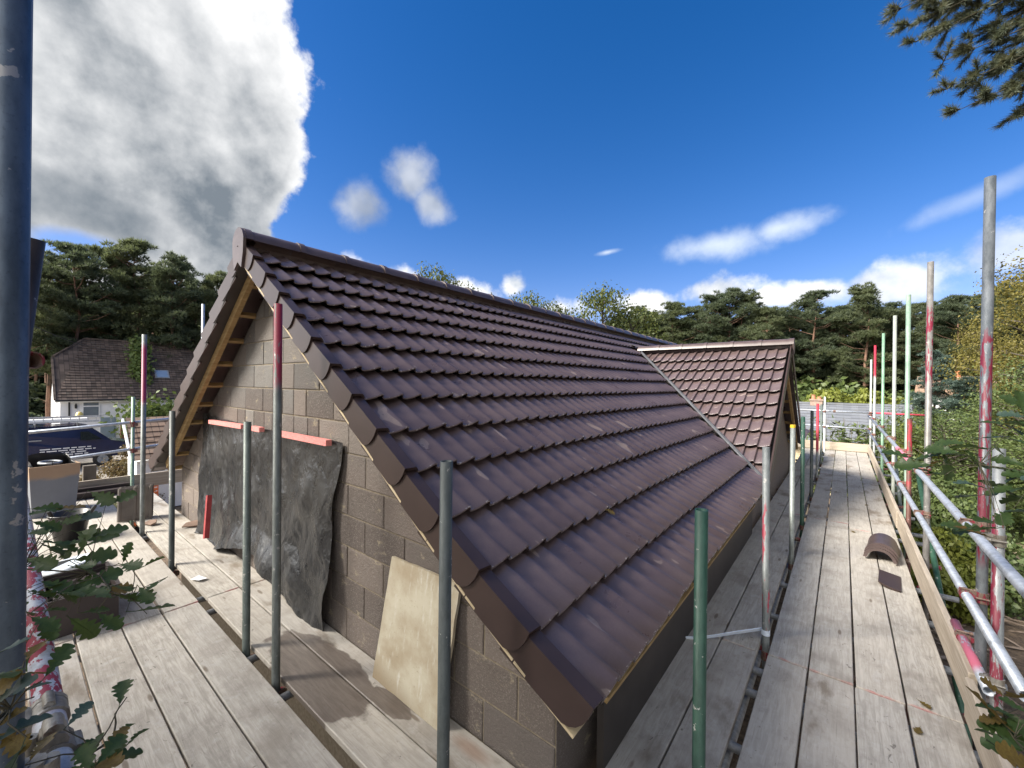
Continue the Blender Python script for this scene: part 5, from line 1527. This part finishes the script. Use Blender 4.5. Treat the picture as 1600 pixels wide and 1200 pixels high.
# low brick garden wall and the small porch roof
b = B(); b.box((-38.0, 5.0, -4.25), (-37.8, 9.6, -2.95)); o = b.build('garden_wall', simple('red_brick_wall', (.17, .07, .045), (.25, .12, .075), 8, .9)); tag(o, 'low red brick wall under the white house', 'wall')
pt = thing('porch', 'small brown tiled porch roof with a white barge board beside the scaffold end', 'porch', (-18, 3.4, -4.2))
b = B(); tiled_slope(b, (-17.3, 2.60, -2.55), (-17.3, 4.9, -2.55), (-18.9, 2.60, -1.30), (-18.9, 4.9, -1.30), 8, .03); b.build('roof', tile_roof_mat('porch_tiles', (.13, .085, .06), (.22, .15, .11), 5, 8), pt, fix=False)
b = B(); b.rail((-18.95, 2.55, -1.36), (-17.25, 2.55, -2.66), .05, .14, (.6, 0, .8)); b.rail((-17.27, 2.55, -2.6), (-17.27, 2.55, -2.95), .08, .10); b.build('barge_board', MAT['white_gloss'], pt)
b = B(); b.box((-19.0, 2.7, -4.25), (-17.5, 4.8, -2.62)); b.build('wall', MAT['white_wall'], pt)
# orange safety mesh
b = B()
for i in range(11): b.rail((-12.2, 1.80 + .0, -3.2 + .085 * i), (-12.2, 2.25, -3.17 + .085 * i), .008, .055)
for i in range(7): b.rail((-12.205, 1.80 + .075 * i, -3.25), (-12.205, 1.80 + .075 * i, -2.3), .006, .020)
o = b.build('barrier_mesh', simple('orange_plastic_mesh', (.62, .13, .035), (.72, .20, .07), 4, .6)); tag(o, 'orange plastic barrier mesh standing beside the pale bush', 'barrier')
# post and rail fence in front of the van
fe = thing('fence', 'weathered grey post and rail fence in front of the blue van', 'fence', (-16.5, .6, -4.2))
for y, h in ((1.55, -2.42), (-.6, -2.5)):
    b = B(); b.box((-16.58, y - .13, -4.2), (-16.40, y + .13, h)); b.build('post', MAT['bark_grey'], fe)
b = B(); b.rail((-16.38, -.9, -2.72), (-16.38, 1.35, -2.74), .05, .09); b.build('rail', MAT['toe'], fe)
b = B(); b.rail((-16.38, -.9, -3.10), (-16.38, 1.4, -3.10), .04, .50); b.build('board', MAT['bark_grey'], fe)

# ------------------------------------------------------------------ the blue van with a ladder on its roof
def van():
    t = thing('van', 'dark blue panel van with white lettering and a ladder on its roof rack', 'van', (-28.6, 1.5, -4.2))
    paint = simple('dark_blue_paint', (.008, .016, .058), (.012, .022, .075), 2, .16, 0, spec=.8)
    g0 = -4.17
    side = [(-1.45, .45), (3.95, .45), (4.05, .75), (3.98, 1.08), (3.35, 1.22), (2.62, 1.93), (2.30, 2.02), (-1.40, 2.00), (-1.50, 1.80)]
    b = B(); xs = [(-27.75, .0), (-27.68, .06), (-29.55, .06), (-29.48, 0)]
    n = len(side); cx = 1.3; cz = 1.2
    V = []
    for x, k in ((-27.78, -.05), (-27.70, 0), (-29.55, 0), (-29.47, -.05)):
        for y, z in side:
            zz = z + (k * 1.0 if z > 1.5 else 0)
            V.append((x - (.16 if x > -28.5 else -.16) * max(0, (zz - 1.1)) / .9, y, g0 + zz))
    V = V
    F = [tuple(range(n)), tuple(range(4 * n - 1, 3 * n - 1, -1))]
    for r_ in range(3):
        F += [(r_ * n + i, r_ * n + (i + 1) % n, (r_ + 1) * n + (i + 1) % n, (r_ + 1) * n + i) for i in range(n)]
    b.add(V, F); body = b.build('body', paint, t)
    gl = simple('dark_car_glass', (.012, .016, .022), (.02, .026, .034), 2, .06, 0, spec=.9)
    sx = lambda z: -27.70 - .16 * max(0, z - 1.1) / .9 + .012
    b = B(); P = [(2.30, 1.30), (3.02, 1.30), (2.56, 1.70), (2.30, 1.70)]
    b.add([(sx(z), y, g0 + z) for y, z in P], [(0, 1, 2, 3)]); b.build('side_window', gl, t)
    b = B(); b.add([(-27.95, 3.36, g0 + 1.24), (-29.30, 3.36, g0 + 1.24), (-29.25, 2.67, g0 + 1.91), (-28.0, 2.67, g0 + 1.91)], [(0, 1, 2, 3)])
    b.build('windscreen', gl, t)
    for y in (-.55, 3.05):
        w = B(); w.tube([(-27.92, y, g0 + .34), (-27.70, y, g0 + .34)], .34, 20); wo = w.build('wheel', MAT['black_plastic'], t)
        w = B(); w.tube([(-27.71, y, g0 + .34), (-27.685, y, g0 + .34)], .20, 16); w.build('rim', MAT['galv'], wo)
    b = B(); b.rail((-27.66, .2, g0 + 1.42), (-27.64, 1.1, g0 + 1.42), .01, .05); b.build('handle', MAT['galv'], t)
    for i, (y0, y1, z) in enumerate(((1.05, 2.6, 1.00), (1.05, 2.75, .90), (1.05, 2.45, .80), (1.05, 2.5, .70), (1.05, 2.2, .60))):   # four rows of unreadably small white words
        b = B(); y = y0
        rr = random.Random(i)
        while y < y1:
            w_ = rr.uniform(.12, .34); b.box((sx(z) - .002, y, g0 + z - .022), (sx(z) + .004, min(y + w_, y1 + .05), g0 + z + .022)); y += w_ + .05
        b.build('lettering', MAT['white_gloss'], body)
    for y in (-.6, .9, 2.2):
        b = B(); b.rail((-29.35, y, g0 + 2.12), (-27.85, y, g0 + 2.12), .05, .05); b.rail((-27.9, y, g0 + 1.98), (-27.9, y, g0 + 2.12), .04, .04); b.build('roof_bar', MAT['galv'], t)
    l = thing('ladder', 'aluminium ladder lying on the roof rack of the blue van', 'ladder', (-28.1, 1.0, g0 + 2.15))
    for x, z in ((-27.98, 2.42), (-28.02, 2.19)):
        b = B(); b.rail((x, -1.3, g0 + z + .02), (x, 2.95, g0 + z - .02), .03, .075); b.build('stile', MAT['bright'], l)
    for i in range(15):
        y = -1.1 + .28 * i
        b = B(); b.tube([(-27.98, y, g0 + 2.44), (-28.02, y + .03, g0 + 2.18)], .016, 6); b.build('rung', MAT['bright'], l)
    b = B(); b.tube([(-27.98, 2.9, g0 + 2.42), (-27.98, 3.28, g0 + 2.46), (-27.98, 3.36, g0 + 2.38), (-27.98, 3.36, g0 + 2.1)], .014, 6); b.build('hook', MAT['galv'], l)
    b = B(); b.box((-28.9, -1.2, g0 + 2.15), (-28.3, 2.6, g0 + 2.30)); o = b.build('roof_box', MAT['white_gloss']); tag(o, 'flat white roof load beside the ladder on the van', 'roof load')
    o = bpy.data.objects.new('hard_hat', None)
    b = B(); b.tube([(-28.0, 2.28, g0 + 2.47), (-28.0, 2.28, g0 + 2.50), (-28.0, 2.28, g0 + 2.58), (-28.0, 2.28, g0 + 2.63)], [.15, .13, .11, .04], 14); bpy.data.objects.remove(o)
    o = b.build('hard_hat', simple('yellow_hard_hat', (.62, .48, .12), (.70, .55, .18), 3, .4)); tag(o, 'small yellow hard hat on the ladder above the van', 'hard hat')
van()

# ------------------------------------------------------------------ grey-roofed bungalow beyond the far end of the deck
gh = thing('grey_bungalow', 'low cream brick bungalow with a slate grey tiled roof and chimney beyond the long deck', 'house', (0, 26, -5.2))
gm = tile_roof_mat('slate_grey_tiles', (.13, .14, .16), (.165, .175, .195), 3.3, 9, 'x', .1)
b = B(); tiled_slope(b, (-3.2, 24.2, -2.58), (2.62, 24.2, -2.58), (-3.2, 28.2, -.90), (2.62, 28.2, -.90), 13, .035); b.build('roof', gm, gh, fix=False)
b = B(); b.add([(-3.2, 28.2, -.9), (2.62, 28.2, -.9), (2.62, 32.2, -2.58), (-3.2, 32.2, -2.58)], [(0, 1, 2, 3)]); b.build('rear_roof', gm, gh, fix=False)
b = B(); b.rail((-3.2, 28.2, -.86), (2.64, 28.2, -.86), .22, .10); b.build('ridge', gm, gh)
b = B(); b.rail((2.66, 24.2, -2.66), (2.66, 28.2, -.98), .04, .16, (0, -.4, 1)); b.build('verge_board', MAT['fascia'], gh)
cream = simple('cream_brick', (.40, .32, .20), (.58, .49, .34), 14, .9, .4, .004)
b = B(); b.prism([(24.6, -5.4), (31.8, -5.4), (31.8, -2.72), (28.2, -1.1), (24.6, -2.72)], (-1, 0, 0), 5.6, (2.45, 0, 0), (0, 1, 0), (0, 0, 1)); gwall = b.build('wall', cream, gh)
bm_ = slab_mesh('brick', (.215, .012, .065), simple('cream_brick_face', (.42, .33, .21), (.66, .56, .40), 9, .9, .3, .002), .002)
for k in range(24):
    for j in range(13):
        x = 2.34 - .225 * j - (.1125 if k % 2 else 0)
        if x - .11 < -.55: continue
        link('brick', bm_, gwall, Matrix.Translation((x, 24.598, -4.6 + .075 * k + random.uniform(-.001, .001))))
b = B(); b.box((-3.2, 24.14, -2.76), (2.62, 24.17, -2.57)); b.build('fascia', MAT['white_gloss'], gh)
b = B(); b.tube([(-3.2, 24.10, -2.60), (2.62, 24.10, -2.60)], .055, 8); b.build('gutter', MAT['white_gloss'], gh)
for x in (1.05, 2.20):
    b = B(); b.tube([(x, 24.50, -2.7), (x, 24.53, -5.2)], .045, 8); b.build('downpipe', MAT['white_gloss'], gh)
b = B(); b.box((.2, 24.55, -4.3), (.75, 24.59, -3.0)); wq = b.build('window', MAT['white_gloss'], gh); b = B(); b.box((.26, 24.54, -4.22), (.69, 24.549, -3.08)); b.build('pane', glass, wq)
b = B(); b.box((-1.42, 27.9, -1.35), (-.88, 28.4, -.72)); b.box((-1.46, 27.86, -.72), (-.84, 28.44, -.64)); ch = b.build('chimney', simple('pinkish_brick', (.26, .17, .13), (.36, .27, .22), 14, .9, .4, .004), gh)
for x, h in ((-1.28, -.40), (-1.02, -.50)):
    b = B(); b.tube([(x, 28.15, -.64), (x, 28.15, h)], [.10, .08], 12); b.tube([(x, 28.15, h - .03), (x, 28.15, h)], .10, 12); b.build('chimney_pot', simple('terracotta', (.42, .16, .09), (.50, .22, .13), 6, .8), ch)
# a further house half hidden among the conifers
fh = thing('brown_house', 'brown roofed house with an orange chimney pot half hidden by conifers at the right', 'house', (7.5, 50, -5.2))
b = B(); tiled_slope(b, (4.6, 48, -.55), (10.5, 48, -.55), (5.2, 52, 1.1), (10.5, 52, 1.1), 12, .03); b.build('roof', tile_roof_mat('far_brown_tiles', (.24, .15, .10), (.33, .22, .15), 3, 6, 'x'), fh, fix=False)
b = B(); b.box((4.9, 48.4, -5.2), (10.3, 52, -.62)); b.build('wall', MAT['white_wall'], fh)
b = B(); b.box((7.1, 49.9, -.1), (7.8, 50.5, 1.0)); q = b.build('chimney', simple('tan_brick', (.32, .21, .14), (.42, .29, .20), 9, .9), fh)
b = B(); b.tube([(7.45, 50.2, 1.0), (7.45, 50.2, 1.5)], [.17, .13], 10); b.tube([(7.45, 50.2, 1.44), (7.45, 50.2, 1.52)], .18, 10); b.build('chimney_pot', simple('terracotta_pot', (.50, .16, .07), (.58, .22, .10), 6, .8), q)
b = B(); b.add([(8.6, 30, -1.0), (12, 30, -.2), (12, 33, 1.0), (9.2, 33, .0)], [(0, 1, 2, 3)]); b.box((8.8, 30.2, -5), (12, 33, -1.1)); o = b.build('white_outbuilding', MAT['white_wall']); tag(o, 'pale sunlit roof of an outbuilding glimpsed at the right edge', 'outbuilding')
# overhead cable on the left
b = B(); pts = []
for i in range(15):
    t = i / 14; pts.append((-30 - 14 * t, -.5 + 9 * t, 3.4 - .4 * t - 1.3 * math.sin(math.pi * t)))
b.tube(pts, .018, 5); o = b.build('overhead_cable', MAT['black_plastic']); tag(o, 'thin black overhead cable crossing in front of the left wood', 'cable')

# ------------------------------------------------------------------ near oak twigs and pine branch
def oak_leaf(seed, mat):
    rnd = random.Random(seed); half = []
    L = 1.0
    for (x, w) in ((.0, .02), (.06, .035), (.12, .075), (.17, .115), (.21, .10), (.25, .075), (.29, .13), (.33, .20), (.375, .225), (.41, .19), (.44, .125), (.48, .19), (.52, .275), (.57, .305), (.61, .27), (.64, .185), (.68, .23), (.72, .295), (.77, .30), (.81, .24), (.84, .17), (.88, .19), (.92, .185), (.96, .14), (.99, .07), (1.0, .01)):
        half.append((x, w * rnd.uniform(.93, 1.07)))
    V = []; F = []
    n = len(half); cz = rnd.uniform(-.18, .05); cv = rnd.uniform(.12, .35)
    for x, w in half:
        z = cz * (x - .4) ** 2 * 2
        V += [(x, w, z + cv * w + .02 * math.sin(x * 14 + seed)), (x, w * .5, z + cv * w * .35), (x, 0, z), (x, -w * .5, z + cv * w * .35), (x, -w, z + cv * w + .02 * math.cos(x * 13 + seed))]
    for i in range(n - 1):
        for k in range(4): F.append((i * 5 + k, i * 5 + k + 1, (i + 1) * 5 + k + 1, (i + 1) * 5 + k))
    b = B(); b.add(V, F, True)
    b.tube([(-.16, 0, .02), (0, 0, 0)], [.012, .010], 5, cap=False); b.tube([(0, 0, -.004), (.6, 0, cz * .08 - .004), (.97, 0, cz * .6)], [.010, .007, .003], 4, cap=False)
    return b.mesh('leaf', MAT[mat])
LM = {k: [oak_leaf(i + j * 10, k) for i in range(4)] for j, k in enumerate(('oak_leaf', 'oak_leaf_pale', 'oak_leaf_autumn'))}
def sprig(name, label, pts, root, size, extra=0, pale=.15, aut=.05, seed=1, spread=.05, cat='branch'):
    rnd = random.Random(seed)
    t = thing(name, label, cat, root)
    rt_ = Vector(root)
    P = [Vector(p) for p in pts]
    for i in range(extra):
        P.append(P[rnd.randrange(len(pts))] + Vector((rnd.gauss(0, spread), rnd.gauss(0, spread), rnd.gauss(0, spread * .8))))
    b = B(); ends = []
    for i, p in enumerate(P):
        kind = 'oak_leaf_autumn' if rnd.random() < aut else ('oak_leaf_pale' if rnd.random() < pale else 'oak_leaf')
        s = size * rnd.uniform(.7, 1.25)
        d = (p - rt_).normalized() + Vector((rnd.gauss(0, .55), rnd.gauss(0, .55), rnd.gauss(-.1, .35))); d.normalize()
        n = Vector((rnd.gauss(.1, .45), rnd.gauss(-.1, .45), 1)); y = n.cross(d).normalized(); n = d.cross(y)
        st = p - d * s * .5
        M = Matrix(((d.x, y.x, n.x, st.x), (d.y, y.y, n.y, st.y), (d.z, y.z, n.z, st.z), (0, 0, 0, 1))) @ Matrix.Scale(s, 4)
        link('leaf', LM[kind][rnd.randrange(4)], t, M)
        ends.append(st - d * s * .15)
    cen = sum(P, Vector()) / len(P)
    far = max(P, key=lambda q: (q - rt_).length)
    nn = 8
    stem = [rt_.lerp(cen, min(1, 2 * k / nn)) if k <= nn / 2 else cen.lerp(far, (2 * k / nn - 1) * .9) for k in range(nn + 1)]
    stem = [q + Vector((rnd.gauss(0, .010), rnd.gauss(0, .010), rnd.gauss(0, .010))) - Vector((0, 0, .012)) for q in stem]
    b.tube(stem, [.0036 - .00034 * k for k in range(nn + 1)], 6, cap=False)
    for e in ends:
        k = min(range(1, nn + 1), key=lambda k: (stem[k] - e).length + .02 * abs(k - nn / 2))
        mid = stem[k].lerp(e, .5) + Vector((rnd.gauss(0, .008), rnd.gauss(0, .008), .008))
        b.tube([stem[k], mid, e], [.0014, .0011, .0009], 4, cap=False)
    b.build('twig', MAT['twig'], t, fix=False)
    return t
LEFT= [(-1.88, 0.089, -0.394), (-1.9, 0.137, -0.419), (-1.826, 0.068, -0.444), (-1.753, 0.127, -0.48), (-1.742, 0.072, -0.515), (-1.633, 0.096, -0.552), (-1.652, 0.145, -0.531), (-1.695, 0.175, -0.517), (-1.547, 0.229, -0.521), (-1.437, 0.254, -0.489), (-1.499, 0.204, -0.558), (-1.486, 0.215, -0.584), (-1.596, 0.061, -0.552), (-1.571, 0.082, -0.592), (-1.612, 0.112, -0.586), (-1.868, 0.163, -0.439), (-1.789, 0.098, -0.499), (-1.609, 0.179, -0.558), (-1.586, 0.134, -0.568), (-1.508, 0.068, -0.595)]
LEFT2= [(-0.789, 0.006, -0.329), (-0.791, 0.004, -0.361), (-0.849, 0.022, -0.396), (-0.783, 0.01, -0.38), (-0.915, 0.033, -0.451), (-1.079, 0.093, -0.609), (-1.056, 0.112, -0.667), (-1.031, 0.132, -0.659), (-1.064, 0.17, -0.692), (-1.019, 0.141, -0.69), (-0.973, 0.115, -0.656), (-0.792, 0.003, -0.419), (-0.783, 0.011, -0.442), (-0.998, 0.094, -0.645)]
RIGHT= [(0.316, 2.439, -0.255), (0.367, 2.481, -0.273), (0.407, 2.448, -0.28), (0.472, 2.436, -0.238), (0.529, 2.483, -0.199), (0.501, 2.46, -0.28), (0.518, 2.409, -0.319), (0.479, 2.571, -0.139), (0.529, 2.547, -0.103), (0.337, 2.456, -0.321), (0.23, 2.434, -0.327), (0.473, 2.437, -0.38), (0.515, 2.407, -0.41), (0.408, 2.257, -0.48), (0.368, 2.225, -0.521), (0.462, 2.301, -0.468), (0.511, 2.34, -0.444), (0.347, 2.271, -0.524), (0.551, 2.629, -0.053), (0.54, 2.492, -0.137), (0.283, 2.477, -0.291)]
RIGHT2= [(0.397, 1.862, -0.925), (0.383, 1.851, -0.991), (0.357, 1.766, -0.995), (0.407, 1.871, -0.972), (0.361, 1.833, -1.014), (0.361, 1.705, -0.985), (0.431, 1.954, -0.934), (0.396, 1.798, -0.994)]
PINETIPS= [(0.404, 5.465, 3.7), (0.473, 5.521, 3.539), (0.523, 5.562, 3.378), (0.733, 5.731, 3.194), (0.76, 5.753, 2.92), (0.858, 5.832, 2.722), (1.295, 6.185, 2.691), (0.949, 5.906, 3.422), (0.608, 5.63, 3.635), (1.049, 5.986, 3.112), (1.148, 6.066, 2.864), (1.338, 6.22, 3.303)]

sprig('oak_branch', 'dark green oak twig hanging over the crate at the left', LEFT, (-2.1, -.25, -.50), .074, 34, .06, .04, 3, .06)
sprig('oak_branch', 'oak twig crossing the big left pole near its foot', [q for q in LEFT2 if q[0] > -.93], (-.76, -.16, -.47), .046, 8, .30, .10, 4, .03)
sprig('oak_branch', 'oak twig with a browning leaf at the lower left corner', [q for q in LEFT2 if q[0] <= -.93], (-.90, -.02, -.70), .050, 8, .20, .16, 9, .03)
sprig('oak_branch', 'oak twig reaching in front of the tallest pole at the right', RIGHT, (.95, 2.35, -.35), .100, 26, .30, .02, 5, .05)
sprig('oak_branch', 'yellowing oak twig in the lower right corner', RIGHT2, (.70, 1.75, -1.05), .085, 12, .2, .40, 6, .035)
def pine_branch():
    t = thing('pine_tree', 'pine whose needled boughs hang into the top right corner', 'tree', (4.3, 7.2, -4.4))
    rnd = random.Random(12); rg = np.random.default_rng(12)
    b = B(); b.tube([(4.3, 7.2, -4.5), (4.35, 7.25, 2), (4.3, 7.1, 9)], [.22, .18, .10], 10); b.build('trunk', MAT['bark'], t)
    tw = B(); Cs = []; Ds = []
    for (x, y, z) in PINETIPS + [(q[0] + rnd.uniform(.15, .6), q[1] + rnd.uniform(.1, .4), q[2] + rnd.uniform(.05, .35)) for q in PINETIPS]:
        e = Vector((x, y, z)); o_ = Vector((3.2, 7.0, z + .75 + rnd.uniform(-.2, .4)))
        m = o_.lerp(e, .55) + Vector((0, 0, .10))
        pts = [o_.lerp(m, k / 5) if k <= 5 else m.lerp(e, (k - 5) / 5) for k in range(11)]
        tw.tube(pts, [.016 - .0013 * k for k in range(11)], 5, cap=False)
        for k in range(4, 11):
            p = pts[k]; dr = (e - o_).normalized()
            for q in range(6 if k < 10 else 3):
                sd = Vector((rnd.gauss(0, 1), rnd.gauss(0, 1), rnd.gauss(.25, .6))).normalized()
                d = (dr * rnd.uniform(.5, 1.3) + sd * .8).normalized(); L = rnd.uniform(.07, .17)
                tw.tube([p, p + d * L], [.006, .003], 4, cap=False)
                for w in range(7):
                    f_ = .25 + .75 * w / 6
                    Cs.append(np.array([p + d * L * f_] * 5)); Ds.append(np.array([d * .9] * 5))
    tw.build('boughs', MAT['twig'], t, fix=False)
    V, F = tri_cloud(np.concatenate(Cs), np.concatenate(Ds), .075, .0055, .55, 5, rg)
    link('needles', npmesh('needles', V, F, MAT['near_needle']), t)
pine_branch()
# dead leaves scattered on boards and roof
rnd = random.Random(3)
spots = [(.34, 3.15, ZD, 'curled tan leaf on the nearest right board'), (.40, 2.75, ZD, 'dry brown leaf near the bottom edge of the long deck'), (.36, 3.42, ZD, 'dark curled leaf at the board joint of the long deck'), (.10, 6.9, ZD, 'small dark leaf in front of the curved ridge tiles'), (.33, 8.6, ZD, 'dry leaf beyond the curved ridge tiles'), (-.05, 9.3, ZD, 'dry leaf in the middle of the far long deck')]
for x, y, z, lab in spots:
    d = Vector((math.cos(x * 50), math.sin(x * 50), 0)); n = Vector((0, 0, 1)); yv = n.cross(d)
    o = link('fallen_leaf', LM['oak_leaf_autumn'][rnd.randrange(4)], None, Matrix(((d.x, yv.x, 0, x), (d.y, yv.y, 0, y), (0, 0, 1, z + .006), (0, 0, 0, 1))) @ Matrix.Scale(.07, 4)); tag(o, lab, 'leaf', 'fallen leaves')
x_, z_ = -1.19, main_z(-1.19) + .012
o = link('fallen_leaf', LM['oak_leaf_autumn'][1], None, Matrix.Translation((x_, 2.44, z_ + .01)) @ Matrix.Rotation(PIT, 4, 'Y') @ Matrix.Rotation(.6, 4, 'Z') @ Matrix.Scale(.075, 4)); tag(o, 'tan leaf lying on the lower pantiles of the main roof', 'leaf', 'fallen leaves')
